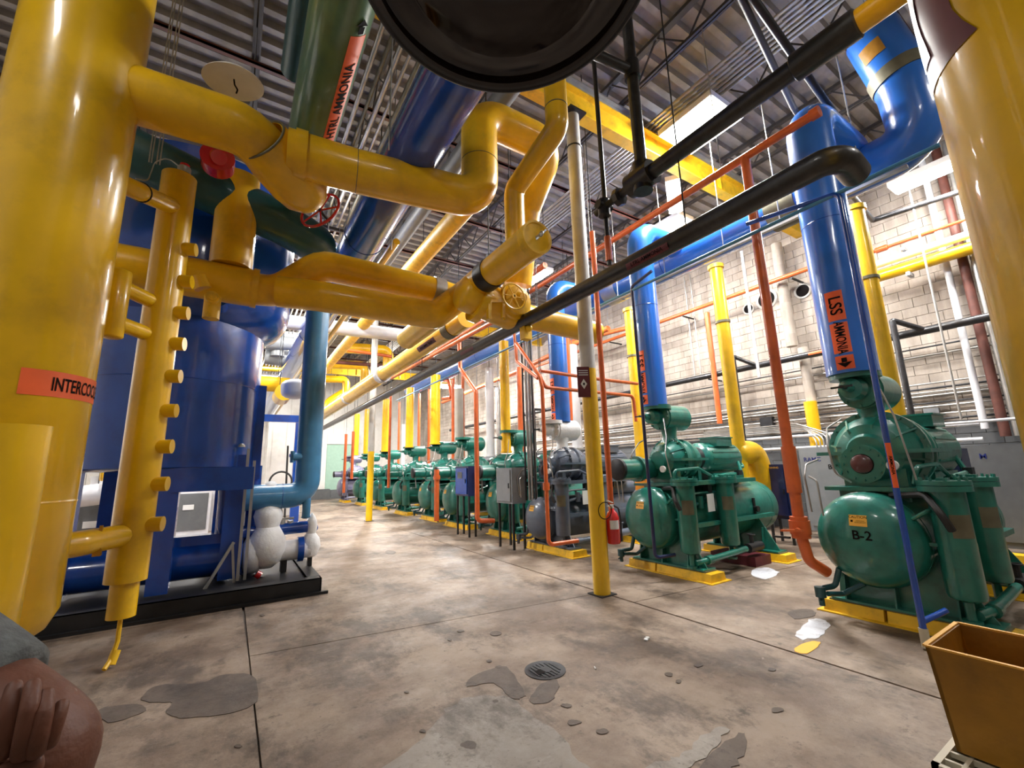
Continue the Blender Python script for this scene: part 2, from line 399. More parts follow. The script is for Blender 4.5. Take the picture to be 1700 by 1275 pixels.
def blob(name, pts, m, z=.002, wob=.03, th=.003):
    """thin irregular layer lying on the slabs, outline given by floor points"""
    pts = [P(*p, Z=0) for p in pts]; out = []
    n = len(pts)
    for i in range(n):
        a, b = pts[i], pts[(i+1) % n]
        p0 = pts[i-1]; p3 = pts[(i+2) % n]
        for k in range(5):
            t = k/5
            q = .5*((2*a)+(-p0+b)*t+(2*p0-5*a+4*b-p3)*t*t+(-p0+3*a-3*b+p3)*t**3)
            out.append((q.x+random.uniform(-wob, wob), q.y+random.uniform(-wob, wob), z-.001))
    if sum(out[i-1][0]*out[i][1]-out[i][0]*out[i-1][1] for i in range(len(out))) < 0: out.reverse()
    return mk(name, MB().prism(out, (0, 0, 1), th), M[m], fl, smooth=False)
blob('damp_stain', [(235, 1158), (265, 1138), (330, 1135), (375, 1120), (420, 1123), (425, 1165), (380, 1185), (300, 1193), (278, 1182), (285, 1168), (250, 1166)], 'stain', wob=.008)
blob('damp_stain', [(165, 1178), (230, 1170), (240, 1182), (180, 1200)], 'stain', wob=.006)
blob('repair_patch', [(735, 1185), (775, 1160), (835, 1158), (890, 1190), (950, 1250), (960, 1300), (620, 1300), (690, 1240)], 'patch', wob=.02)
blob('repair_patch', [(1135, 1255), (1160, 1228), (1205, 1208), (1195, 1235), (1165, 1262), (1110, 1290), (1050, 1290), (1100, 1265)], 'patch', wob=.02)
blob('damp_stain', [(840, 1108), (870, 1150), (868, 1158), (850, 1160), (820, 1135), (775, 1140), (790, 1120)], 'stain', wob=.01)
blob('damp_stain', [(1205, 1230), (1240, 1220), (1230, 1260), (1200, 1290), (1160, 1280)], 'stain', wob=.02)
blob('damp_stain', [(900, 1135), (925, 1130), (920, 1160), (895, 1170), (880, 1160)], 'stain', wob=.01)
blob('white_spill', [(1325, 1045), (1350, 1028), (1375, 1035), (1362, 1056), (1330, 1062)], 'spill', wob=.02)
blob('white_spill', [(1245, 950), (1270, 942), (1292, 950), (1270, 962)], 'spill', wob=.02)
blob('yellow_floor_mark', [(1318, 1080), (1342, 1066), (1362, 1068), (1340, 1085)], 'sticker', wob=.006)
0 and blob('oil_stain', [(1090, 975), (1180, 990), (1150, 1010), (1080, 1000), (1060, 985)], 'stain', wob=.02)
blob('oil_stain', [(1310, 1015), (1345, 1012), (1352, 1022), (1320, 1028)], 'stain', wob=.01)
for px, py, s_ in [(765, 1048, 5), (746, 1063, 4), (824, 1052, 9), (812, 1098, 5), (828, 1108, 5), (940, 1172, 8), (822, 1165, 5), (780, 1238, 13), (952, 1200, 11), (1110, 1120, 8), (1127, 1132, 6), (1282, 1112, 6), (435, 1022, 4), (648, 917, 8), (675, 1150, 4), (1160, 1105, 7), (1000, 1215, 9), (1290, 1180, 10), (702, 1215, 6), (395, 1240, 7)]:
    blob('floor_pit', [(px+s_*math.cos(a)*random.uniform(.7, 1.3), py+s_*.45*math.sin(a)*random.uniform(.7, 1.3)) for a in (0, 1.05, 2.1, 3.14, 4.2, 5.2)], 'stain', z=.004, wob=.003, th=.002)
# floor drain
dc = P(905, 1113, Z=0)
dr = thing('floor_drain', 'round cast iron floor drain in the concrete aisle with one corner broken open', 'drain', (dc.x, dc.y, 0))
mk('drain_ring', MB().lathe(dc, (0, 0, 1), [(0, .165), (.006, .165), (.006, .13), (.003, .125), (.003, 0)], 36), M['steel'], dr)
gr = MB()
for i in range(7):
    x = -.10+i*.033; h = math.sqrt(max(.12**2-x*x, 0)); gr.bmm((dc.x+x-.006, dc.y-h, .003), (dc.x+x+.006, dc.y+h, .0075))
gr.lathe(Vector(dc)+Vector((0, 0, .003)), (0, 0, 1), [(0, .05), (.005, .05), (.005, 0)], 20)
mk('drain_grate', gr, M['steel'], dr)
mk('painted_dark_gap', MB().prism([(dc.x-.10, dc.y-.05, .0076), (dc.x-.02, dc.y-.04, .0076), (dc.x-.03, dc.y+.03, .0076), (dc.x-.09, dc.y+.02, .0076)], (0, 0, 1), .001), M['ink'], dr)  # thin black patch on the grate, colour stands for the dark below
q = P(1073, 1063, Z=0); single('paper_scrap', 'crumpled white paper scrap on the concrete aisle', 'scrap', MB().box((q.x, q.y, .008), (.05, .035, .012), .5).box((q.x+.03, q.y+.01, .012), (.03, .03, .012), 1.1), M['paper'])
q = P(989, 1112, Z=0); single('cigarette_end', 'small white stub on the floor just beyond the drain', 'stub', MB().cyl((q.x, q.y, .006), (q.x+.02, q.y+.035, .006), .005, n=8), M['paper'])
# ---- walls
def wall(name, a, b, m): return struct(name, MB().bmm(a, b), M[m])
wr = wall('wall_right', (XW+.03, YB, 0), (XW+.3, YF, ZC+.2), 'mortar')
BL, BH = .4, .2
near = []; rest = MB()
def blk(mb, y, z, d=0):
    mb.bmm((XW+d, y+.004, z+.004), (XW+.05, y+BL-.004, z+BH-.004))
bm_ = MB(); blk(bm_, 0, 0); 
proto = None
cells = []
for j in range(int(ZC/BH)+1):
    for i in range(-18, 78):
        y = i*BL+(BL/2 if j % 2 else 0); z = j*BH
        if y+BL > YF: continue
        vis = (1.0 <= y <= 7.0 and 2.2 <= z <= 6.4)
        cells.append((y, z, vis))
sleeves = [(P(1403-0, 568, X=XW), 0)]
holes = [P(1333, 483, X=XW), P(1273, 497, X=XW), P(1243, 513, X=XW)]
k_ = 0
for y, z, vis in cells:
    d = random.uniform(-.006, .004)
    if vis and k_ < 300:
        if proto is None:
            me = MB(); me.bmm((0, .004, .004), (.05, BL-.004, BH-.004)); proto = mk('block', me, M['block'], wr, loc=(0, 0, 0), smooth=False)
            o = proto
        else:
            o = bpy.data.objects.new('block', proto.data); C.objects.link(o); o.parent = wr
        o.location = Vector((XW+d, y, z))-WL(wr)*1.0; k_ += 1
    else:
        blk(rest, y, z, d)
o = mk('blockwork', rest, M['block'], wr, smooth=False); o['kind'] = 'stuff'
for i, (h, r) in enumerate(zip(holes, (.15, .21, .12))):
    s = thing('wall_sleeve', ['round open pipe sleeve in the block wall, nearest the big blue riser', 'largest round open pipe sleeve in the block wall, behind the orange riser', 'smallest round open pipe sleeve in the block wall'][i], 'opening', (XW, h.y, h.z))
    mk('sleeve_rim', MB().lathe((XW-.03, h.y, h.z), (1, 0, 0), [(.03, r*1.35), (0, r*1.28), (0, r), (.03, r)], 24), M['column'], s)
    mk('painted_dark_mouth', MB().lathe((XW-.012, h.y, h.z), (1, 0, 0), [(0, r), (.0, .0)], 24), M['ink'], s)  # flat black disc, the shade inside the sleeve put into its colour
wl_ = wall('wall_left', (XL-.3, YB, 0), (XL, YF, ZC+.2), 'wallw')
wb_ = wall('wall_rear', (XL-.3, YB-.3, 0), (XW+.3, YB, ZC+.2), 'deck')
wf = thing('wall_far', 'white panelled far wall', 'wall', (0, YF, 0)); del wf['label']; del wf['category']; wf['kind'] = 'structure'
mk('wall_surface', MB().bmm((XL-.3, YF+.04, 0), (XW+.3, YF+.3, ZC+.2)), M['wallw'], wf)
gx0, gx1 = P(541, 760, Y=YF).x, P(578, 760, Y=YF).x
for i in range(28):
    x0 = XL+i*.66
    if x0+.66 < XW: mk('wall_panel', MB().bmm((x0+.012, YF, 3.6 if x0 > gx0-.9 and x0 < gx1+.6 else 0), (x0+.648, YF+.05, ZC)), M['wallw'], wf, smooth=False)
gd = thing('green_doorway', 'mint green doorway with white surround in the far wall beside the blue standpipe', 'doorway', (gx0, YF-.1, 0))
mk('door_panel', MB().bmm((gx0, YF-.12, .3), (gx1+.6, YF-.02, 3.48)), M['mint'], gd, smooth=False)
mk('door_jamb', MB().bmm((gx0-.6, YF-.2, 0), (gx0-.01, YF-.01, 4.2)), M['wallw'], gd, smooth=False)
mk('door_lintel', MB().bmm((gx0, YF-.2, 3.5), (gx1+.6, YF-.01, 4.2)), M['wallw'], gd, smooth=False)
single('dark_plinth', 'dark grey plinth along the foot of the far wall', 'plinth', MB().bmm((gx0-.9, YF-.9, 0), (gx0+.2, YF-.25, .62)).bmm((gx0+.2, YF-.8, 0), (gx1+.4, YF-.25, .55)), M['cabgrey'])
# ---- roof deck: folded sheet, ribs across the room
pr = []
y = YB
while y < YF:
    pr += [(y, ZC), (y+.10, ZC), (y+.13, ZC+.09), (y+.27, ZC+.09)]; y += .30
pr.append((y, ZC))
dk = MB(); xs = [XL-.2, XW+.2]
vs = [(x, a, b) for a, b in pr for x in xs]
dk.add(vs, [(2*i, 2*i+1, 2*i+3, 2*i+2) for i in range(len(pr)-1)])
o = struct('ceiling', dk, M['deck'], smooth=False); 
mk('roof_topping', MB().bmm((XL-.3, YB-.3, ZC+.13), (XW+.3, YF+.3, ZC+.3)), M['mortar'], o)
# ---- open web joists along the room
jx = [-5.6, -3.8, -2.0, -.2, 1.6, 3.4, 5.2, 7.0, 8.8, 10.6]
def joist(x):
    t = thing('roof_joist', 'dark steel open-web joist under the roof deck, one of a parallel row', 'joist', (x, 12, 7.75), 'open-web joists running down the room under the deck')
    mk('top_chord', MB().bmm((x-.05, YB, ZC-.07), (x+.05, YF, ZC-.005)), M['joist'], t, smooth=False)
    mk('bottom_chord', MB().bmm((x-.045, YB, 7.72), (x-.01, YF, 7.77)).bmm((x+.01, YB, 7.72), (x+.045, YF, 7.77)), M['joist'], t, smooth=False)
    wbm = MB(); y = YB; u = 1
    while y < YF-.5:
        a = (x, y, 7.75 if u > 0 else ZC-.04); b = (x, y+.5, ZC-.04 if u > 0 else 7.75); wbm.bar(a, b, .022, .022); y += .5; u = -u
    o = mk('web_bracing', wbm, M['joist'], t, smooth=False); o['kind'] = 'stuff'
    return t
j0 = joist(0.0)
for i, x in enumerate(jx):
    t = j0 if i == 0 else copy_tree(j0)
    t.location = (x, 12, 7.75); t['label'] = 'dark open-web roof joist running down the room, ' + ['closest to the left wall', 'second from the left wall', 'third from the left wall', 'fourth from the left wall', 'fifth from the left wall', 'fifth from the block wall', 'fourth from the block wall', 'third from the block wall', 'second from the block wall', 'closest to the block wall'][i]
for i, y in enumerate([-4, -1.5, 1.2, 6.6, 8.8, 11, 13.1, 17.5, 19.7, 22, 24, 28]):
    single('roof_bridging', 'red-primed steel angle across the roof joists, ' + ['first', 'second', 'third', 'fourth', 'fifth', 'sixth', 'seventh', 'eighth', 'ninth', 'tenth', 'eleventh', 'last'][i] + ' counting from the near end', 'bridging', MB().bmm((XL, y-.035, 7.66), (XW, y+.035, 7.70)).bmm((XL, y-.035, 7.66), (XW, y-.025, 7.73)), M['primer'], group='red-primed angles across the joists', smooth=False)
# ---- yellow girders across the room on the column lines
def girder(y, lab, x0=XL, x1=XW):
    t = thing('roof_girder', lab, 'girder', (4.05, y, 7.05))
    mk('yellow_beam', MB().bmm((x0, y-.012, 7.08), (x1, y+.012, 7.48)).bmm((x0, y-.1, 7.05), (x1, y+.1, 7.075)).bmm((x0, y-.1, 7.475), (x1, y+.1, 7.50)), M['ybright'], t, smooth=False)
    mk('grey_top_beam', MB().bmm((x0, y-.02, 7.5), (x1, y+.02, 7.68)).bmm((x0, y-.08, 7.67), (x1, y+.08, 7.70)), M['cond'], t, smooth=False, label=None) if False else mk('grey_top_beam', MB().bmm((x0, y-.02, 7.5), (x1, y+.02, 7.68)).bmm((x0, y-.08, 7.67), (x1, y+.08, 7.70)), M['cond'], t, smooth=False)
    st = MB(); x = x0+.6
    while x < x1:
        st.bmm((x-.008, y-.09, 7.08), (x+.008, y+.09, 7.48)); x += 2.4
    mk('stiffener', st, M['ybright'], t, smooth=False)['kind'] = 'stuff'
girder(4.37, 'yellow painted roof girder resting on the near pipe column')
girder(15.28, 'yellow painted roof girder over the far yellow and grey column')
girder(25.2, 'yellow painted roof girder closest to the far wall')
# ---- pipe columns
def column(x, y, lab, zpaint=1.6):
    t = thing('pipe_column', lab, 'column', (x, y, 0))
    mk('shaft', MB().cyl((x, y, zpaint), (x, y, 7.05), .105, n=28), M['column'], t)
    mk('painted_base', MB().cyl((x, y, .012), (x, y, zpaint), .107, n=28), M['yellow'], t)
    mk('base_plate', MB().bmm((x-.13, y-.13, 0), (x+.13, y+.13, .012)), M['steel'], t)
    mk('cap_plate', MB().bmm((x-.16, y-.16, 7.02), (x+.16, y+.16, 7.05)), M['steel'], t)
    mk('collar', MB().torus((x, y, 6.45), (0, 0, 1), .108, .012), M['steel'], t)
    return t
cx, cy = 4.08, 4.37
zc_ = P(985, 612, Y=4.30).z
column(cx, cy, 'near steel pipe column, yellow below and grey-white above, carrying the fire extinguisher', zc_)
column(3.98, 15.28, 'slim far steel pipe column, yellow below and grey above, in front of the green compressors', 2.3)
# ---- ceiling lights
def fixture(c, L, W, rz, lab, power, tilt=None):
    c = Vector(c)
    t = thing('ceiling_light', lab, 'light', c)
    hb = MB().box(c+Vector((0, 0, .06)), (L+.06, W+.05, .10), rz)
    mk('housing', hb, M['wallw'], t, smooth=False)
    mk('diffuser', MB().box(c+Vector((0, 0, 0)), (L, W, .025), rz), M['lamp'], t, smooth=False)
    for s in (-1, 1):
        dx = math.cos(rz)*L*.4*s; dy = math.sin(rz)*L*.4*s
        mk('suspension_rod', MB().cyl(c+Vector((dx, dy, .1)), (c.x+dx, c.y+dy, 7.9 if c.z < 7.8 else 8.2), .006, n=6), M['cond'], t)
    ld = bpy.data.lights.new('fixture_light', 'AREA'); ld.shape = 'RECTANGLE'; ld.size = L; ld.size_y = W; ld.energy = power*.8*LP; ld.color = (1.0, .975, .94)
    lo = bpy.data.objects.new('fixture_light', ld); C.objects.link(lo); lo.parent = t; lo.location = (0, 0, -.02); lo.rotation_euler = (0, 0, rz)
    # added point fill below the flat diffuser, brightens pipes and deck overhead
    pd = bpy.data.lights.new('uplight_fill', 'POINT'); pd.energy = power*.55*LP; pd.shadow_soft_size = .12; pd.color = (1.0, .975, .94)
    po = bpy.data.objects.new('uplight_fill', pd); C.objects.link(po); po.parent = t; po.location = (0, 0, -.22)
    return t
fx = [
 (P(1162, 212, Z=7.2), .95, .85, PI/2, 'bright rectangular high-bay light hung beside the near yellow girder', 330),
 (P(1562, 283, Z=6.5), 1.3, .4, PI/2, 'bright strip light near the block wall behind the blue riser', 200),
 (P(885, 462, Z=7.2), 1.25, .5, PI/2, 'bright high-bay light seen past the yellow header end cap', 380),
 (P(523, 410, Z=6.4), 1.2, .35, 0, 'strip light beyond the blue vessel, over the curved yellow pipe', 220),
 (P(440, 557, Z=6.6), 1.2, .4, 0, 'light beyond the vessel, left of the grey vertical duct', 220),
 (P(495, 560, Z=6.6), 1.2, .4, 0, 'light beyond the vessel, right of the grey vertical duct', 220),
 (P(446, 626, Z=6.6), 1.8, .6, 0, 'farthest light on the vessel side, over a yellow cross pipe', 550),
 (P(741, 643, Z=5.6), 1.3, .5, 0, 'low light between the orange pipes near the block wall', 420),
 (P(778, 586, Z=6.6), 1.3, .5, PI/2, 'light just under the long black pipe, above the blue header', 480),
 (P(560, 656, Z=6.9), 1.3, .5, 0, 'small far light, left one of a close pair over the doorway', 520),
 (P(576, 657, Z=6.9), 1.3, .5, 0, 'small far light, right one of a close pair over the doorway', 520),
 (P(1120, 328, Z=7.2), 1.2, .25, .6, 'narrow slanting strip light behind the black valve pipework', 110),
 ((1.2, -2.6, 7.2), 1.3, .55, 0, 'high-bay light over the rear of the room', 40),
 ((-3.4, 1.0, 7.2), 1.3, .55, PI/2, 'high-bay light over the rear left of the room', 60),
 ((6.4, -2.2, 7.2), 1.3, .55, PI/2, 'high-bay light over the rear right of the room', 25),
 ((-2.6, 12.5, 7.0), 1.3, .55, PI/2, 'high-bay light behind the blue vessel', 420),
 ((1.9, 13.0, 7.3), 1.3, .5, PI/2, 'high-bay light over the middle of the aisle, hidden by the yellow pipes', 520),
 ((6.6, 24.0, 7.2), 1.3, .5, PI/2, 'high-bay light over the farthest compressors', 560),
 ((8.6, 6.2, 7.3), 1.3, .5, PI/2, 'high-bay light over the second and third compressors', 330),
]
for a in fx: fixture(*a)
# ================================================================== PIPEWORK
CAM = Vector((0, 0, H))
def rw(p, px, py, w_, ang):
    """radius of a pipe through p whose outline is w_ wide in the photograph, measured in direction ang"""
    a = math.radians(ang); dx, dy = math.cos(a)*w_/2, math.sin(a)*w_/2
    r1, r2 = ray(px+dx, py+dy), ray(px-dx, py-dy)
    return (Vector(p)-CAM).length*math.sin(r1.angle(r2)/2)
def pipe(name, lab, cat, m, pts, r, bend=None, group=None, bands=(), n=18, domes=0.0, band_m=None):
    """bands: (point, axis, width, extra radius) - joints and clamps that are parts of the pipe"""
    if not bands: return single(name, lab, cat, MB().tube(pts, r, n, bend, domes=domes), M[m], group)
    p0 = Vector(pts[0]); t = thing(name, lab, cat, p0, group)
    mk('pipe_run', MB().tube(pts, r, n, bend, domes=domes), M[m], t)
    for b in bands:
        c, ax, w_, e = b[:4]; c = Vector(c); d = Vector(ax).normalized()*w_/2
        mk('pipe_band', MB().cyl(c-d, c+d, r+e, n=24), M[b[4] if len(b) > 4 else (band_m or m)], t)
    return t
def lerp(a, b, t): return Vector(a)*(1-t)+Vector(b)*t
# ---- near left intercooler vessel
IC = Vector((-1.32, 4.40, 0)); RI = .385
zi = P(105, 1000, D=0.0).z
t = thing('intercooler_vessel', 'large glossy yellow vertical vessel with the orange INTERCOOLER band, closest on the left', 'vessel', (IC.x, IC.y, .5))
mk('shell', MB().lathe((IC.x, IC.y, .50), (0, 0, 1), [(0, 0), (.0, .10), (.04, .22), (.12, .33), (.24, RI), (7.2, RI)], 48), M['yellow'], t)
mk('seam', MB().lathe((IC.x, IC.y, 1.46), (0, 0, 1), [(-.01, RI), (0, RI+.004), (.01, RI)], 48), M['yellow'], t)
face = Vector((.10, -1, 0)); face.normalize()
bx = P(95, 620, Y=4.03)
b = MB(); vs, fs = rect_grid(.56, .175, 24, 1); cyl_wrap(b, vs, fs, (IC.x, IC.y, 2.25), (0, 0, 1), RI+.003, Vector((.836, -.549, 0)))
lb = mk('name_band', b, M['labelo'], t); lb['label'] = 'orange INTERCOOLER band'
b = MB(); vs, fs = text_geo('INTERCOOLER', .13, True); kx = .46/(max(v[0] for v in vs)-min(v[0] for v in vs)); cyl_wrap(b, [(x*kx+.10, y-.005, z) for x, y, z in vs], fs, (IC.x, IC.y, 2.25), (0, 0, 1), RI+.006, Vector((.836, -.549, 0)))
mk('lettering', b, M['ink'], lb, smooth=False, loc=WL(lb))
c = Vector((-1.25, 3.62, 0))
q = P(60, 900, Y=3.75)
c = Vector((q.x-.19, 3.75, 0))
mk('support_leg', MB().cyl((c.x, c.y, .02), (c.x, c.y, 1.93), .175, n=32), M['yellow'], t)
# ---- level column with pegs
hx, hy = P(252, 640, Y=5.4).x, 5.4
hr = .155
zt = P(300, 295, Y=5.4).z; zb = P(205, 965, Y=5.4).z
t = thing('level_standpipe', 'yellow vertical level column with a row of stubs down one side, beside the intercooler vessel', 'standpipe', (hx, hy, zb))
mk('column_body', MB().cyl((hx, hy, zb), (hx, hy, zt), hr, n=28).cyl((hx, hy, zb-.30), (hx, hy, zb), .105, n=24), M['yellow'], t)
for yy in (402, 458, 512, 565, 620, 678, 738, 800, 866):
    z = P(280, yy+3, Y=5.3).z
    mk('gauge_stub', MB().cyl((hx+.10, hy-.05, z), (hx+.225, hy-.08, z), .068, n=16), M['yellow'], t)
mk('drain_tail', MB().tube([(hx, hy, zb-.30), (hx, hy, .20), (hx-.02, hy-.03, .08), (hx-.05, hy-.10, .02)], .018, 8), M['ybright'], t)
mk('drain_cap', MB().cyl((hx, hy, .13), (hx-.02, hy-.04, .03), .035, n=10), M['ybright'], t)
mk('switch_base', MB().cyl((hx+.03, hy, zt), (hx+.03, hy, zt+.05), .07, n=16), M['steel'], t)
mk('level_switch', MB().cyl((hx+.03, hy, zt+.05), (hx+.03, hy, zt+.12), .062, n=16).dome((hx+.03, hy, zt+.12), (0, 0, 1), .06, .03), M['galv'], t)
mk('switch_cap', MB().cyl((hx+.03, hy, zt+.135), (hx+.03, hy, zt+.165), .045, n=12), M['redpaint'], t)
mk('switch_wire', MB().tube([(hx, hy, zt+.12), (hx-.12, hy, zt+.2), (hx-.22, hy, zt+.1), (hx-.25, hy-.02, zt-.15), (hx-.33, hy-.1, zt-.2)], .006, 6, bend=.08), M['galv'], t)
a = P(225, 315, Y=4.75); b_ = P(290, 345, Y=5.35)
mk('top_branch', MB().tube([(a.x-.22, a.y-.1, a.z+.0), a, b_], .085, 16, .1), M['yellow'], t)
mk('clamp_strap', MB().torus(lerp(a, b_, .12), b_-a, .087, .008, 20, 6), M['rubber'], t)
a = P(130, 903, Y=4.9); b_ = P(215, 893, Y=5.4)
mk('bottom_branch', MB().tube([(a.x-.25, a.y-.25, a.z), a, (b_.x, b_.y, a.z)], .10, 16), M['yellow'], t)
mk('test_valve', MB().box(P(163, 905, Y=5.0), (.05, .06, .17)).box(P(167, 885, Y=5.0), (.02, .03, .12)), M['brass'], t)
# secondary float chamber left of the column
z1, z2 = P(195, 555, Y=5.0).z, P(195, 455, Y=5.0).z; xx = P(190, 520, Y=5.0).x
t = thing('float_chamber', 'short yellow float chamber bridging the intercooler vessel and its level column', 'chamber', (xx, 5.0, z1))
mk('chamber_body', MB().tube([(xx, 5.0, z1-.02), (xx, 5.0, z2+.02)], .085, 20, domes=.03), M['yellow'], t)
for yy in (475, 535):
    z = P(200, yy, Y=5.0).z; mk('link_pipe', MB().cyl((xx, 5.0, z), (hx-.05, hy-.05, z), .07, n=16), M['yellow'], t)
# ---- thick yellow suction line A into the angle valve
a0 = P(235, 163, Y=4.45); ra = rw(a0, 250, 167, 116, 105)
zA = a0.z; a1 = P(405, 215, Z=zA); a2 = P(455, 262, D=0)*0
v1 = P(478, 285, Y=4.72); v2 = P(520, 338, Y=5.0)
ra = .24
v2 = P(528, 345, Y=5.05)
t = thing('suction_line', 'thick yellow pipe leaving the intercooler vessel high up and dropping into a boxed angle valve', 'pipe', a0)
mk('pipe_run', MB().tube([Vector((IC.x, a0.y, zA)), a1, v1], ra, 32, .35), M['yellow2'], t)
d = (v2-v1).normalized()
mk('valve_body', MB().lathe(v1-d*.38, d, [(0, ra), (.01, ra+.03), (.20, ra+.055), (.50, ra+.055), (.66, ra+.03), (.78, ra*.8), (.80, ra*.7), (.80, 0)], 32), M['yellow2'], t)
mk('flange_seam', MB().torus(v1-d*.38, d, ra+.02, .012, 36), M['plate'], t)
e = v1+d*.62
mk('valve_stem', MB().cyl(v1+d*.42, e+d*.10, .02, n=10), M['steel'], t)
cwh = v1+d*.54; ax_ = d; wh = MB().torus(cwh, d, .25, .016, 28); s1 = ax_.cross(Vector((0, 0, 1))).normalized(); s2 = ax_.cross(s1)
for k in range(5):
    a = 2*PI*k/5; wh.cyl(cwh, cwh+(s1*math.cos(a)+s2*math.sin(a))*.25, .010, n=6)
o = mk('handwheel', wh, M['redpaint'], t); o['label'] = 'red handwheel behind the angle valve'
# ---- line B: valve to the centre loop
zB = 4.86
b0 = P(498, 258, Z=zB); b1 = P(592, 285, Z=zB); b2 = P(797, 333, Z=zB); rb = rw(b2, 700, 310, 88, 105)
b3 = Vector((b2.x, b2.y, P(806, 196, Y=b2.y).z)); b4 = P(912, 244, Z=b3.z); b5 = P(872, 348, X=b4.x+.0)
t = thing('loop_line', 'fat yellow pipe crossing the aisle overhead, then looping up and over before the header', 'pipe', b0)
rb = .23
mk('pipe_run', MB().tube([b0-(b1-b0).normalized()*.12, b1, b2, b3, b4, b5, Vector((b5.x, b5.y+.3, 4.35))], rb, 32, .30), M['yellow2'], t)
for p, dd in ((b1, b2-b1), (lerp(b2, b3, .42), (0, 0, 1))):
    mk('joint_ring', MB().torus(p, dd, rb+.001, .004, 32, 6), M['plate'], t)
mk('collar', MB().cyl(b0-(b1-b0).normalized()*.05, b0+(b1-b0).normalized()*.06, rb+.02, n=32), M['yellow2'], t)
# ---- offset drop pipe in front
x0 = 2.70
c0 = P(916, 130, X=x0); c1 = P(925, 213, X=x0); c2 = P(853, 316, X=x0); c3 = Vector((x0, c2.y, 4.2))
t = pipe('offset_pipe', 'slimmer yellow pipe with a double offset dropping into the top of the capped header', 'pipe', 'yellow2', [(x0, c1.y, 7.6), (x0, c1.y, c1.z), (x0, c2.y, c2.z), c3], .125, .12, n=24, bands=[((x0, c1.y, c1.z+.25), (0, 0, 1), .012, .003, 'plate')])
# ---- capped header over the aisle
hz = P(890, 395, X=2.7).z; y0 = P(890, 395, X=2.7).y; y1 = P(675, 562, X=2.7).y
rh = rw((2.7, y0, hz), 890, 395, 56, 90)
rh = .195
t = thing('capped_header', 'yellow overhead header with a round end cap facing the room and a dark saddle clamp', 'header', (2.7, y0, hz))
mk('header_pipe', MB().tube([(2.7, y0, hz), (2.7, y1, hz)], rh, 32, domes=.001), M['yellow2'], t)
mk('end_cap', MB().lathe((2.7, y0-.005, hz), (0, -1, 0), [(-.10, rh+.006), (.025, rh+.006), (.025, rh-.02), (.008, rh-.03), (.004, 0)], 32), M['ybright'], t)
mk('lifting_eye', MB().cyl((2.7, y0, hz), (2.7, y0-.09, hz), .018, n=8).torus((2.7, y0-.10, hz), (1, 0, 0), .03, .008, 12, 6).bar((2.68, y0-.03, hz-.04), (2.76, y0-.12, hz+.06), .01, .02), M['galv'], t)
ym = P(812, 452, X=2.7).y
mk('saddle_clamp', MB().cyl((2.7, ym-.11, hz), (2.7, ym+.11, hz), rh+.012, n=32), M['steel'], t)
mk('clamp_lug', MB().bmm((2.67, ym-.03, hz+rh), (2.73, ym+.03, hz+rh+.10)), M['steel'], t)
mk('hanger_rod', MB().cyl((2.7, ym, hz+rh+.08), (2.7, ym, 7.7), .009, n=6), M['steel'], t)
# valve group on the header
q = P(785, 490, X=2.7)
t = thing('globe_valve', 'bulky yellow globe valve with a round yellow handwheel under the capped header', 'valve', q)
vb = P(845, 508, Y=q.y-.35)
mk('valve_body', MB().vessel((q.x-.28, q.y-.05, hz-.10), (q.x+.75, q.y-.05, hz-.32), .26, .14, 24), M['yellow2'], t)
hwc = P(853, 492, Y=q.y-.62); hr_ = rw(hwc, 853, 492, 47, 0)
bc = P(858, 500, Y=q.y-.30)
mk('bonnet', MB().lathe(bc+Vector((0, .12, 0)), (0, -1, 0), [(0, .26), (.10, .26), (.12, .22), (.17, .21), (.19, .12), (.3, .06), (.3, 0)], 28).bolts(bc+Vector((0, .03, 0)), (0, -1, 0), .235, 10, .014, .02), M['yellow2'], t)
hwm = MB().torus(hwc, (0, 1, 0), hr_*.93, .011, 32).cyl(hwc-Vector((0, .02, 0)), hwc+Vector((0, .25, 0)), .016, n=8).cyl(hwc-Vector((0, .02, 0)), hwc+Vector((0, .02, 0)), .035, n=12)
for k in range(6):
    a = 2*PI*k/6; hwm.bar(hwc, hwc+Vector((math.cos(a), 0, math.sin(a)))*hr_*.93, .014, .008)
o = mk('handwheel', hwm, M['yellow2'], t); o['label'] = 'round yellow handwheel with six spokes'
y_ = P(805, 505, Y=q.y-.3)
mk('valve_yoke', MB().bar(P(812, 475, Y=y_.y), P(812, 530, Y=y_.y), .05, .06).bar(P(835, 470, Y=y_.y), P(835, 528, Y=y_.y), .04, .05).bar(P(812, 500, Y=y_.y), P(836, 500, Y=y_.y), .03, .04).cyl(P(835, 475, Y=y_.y), P(837, 532, Y=y_.y), .02, n=8), M['yellow2'], t)
e0 = Vector((q.x+.6, q.y-.05, hz-.28)); e1 = P(958, 545, Y=q.y-.05)
mk('outlet_pipe', MB().tube([e0, P(880, 527, Y=q.y-.05), P(990, 553, Y=q.y-.05)], .185, 28, .1), M['yellow2'], t)
mk('flange', MB().cyl(P(790, 500, Y=q.y-.05), P(800, 505, Y=q.y-.05), .30, n=24), M['yellow2'], t)
mk('purge_valve', MB().box(P(873, 552, Y=q.y-.25), (.13, .12, .22)).dome(P(878, 545, Y=q.y-.33), (0, -1, 0), .05, .05), M['ybright'], t)
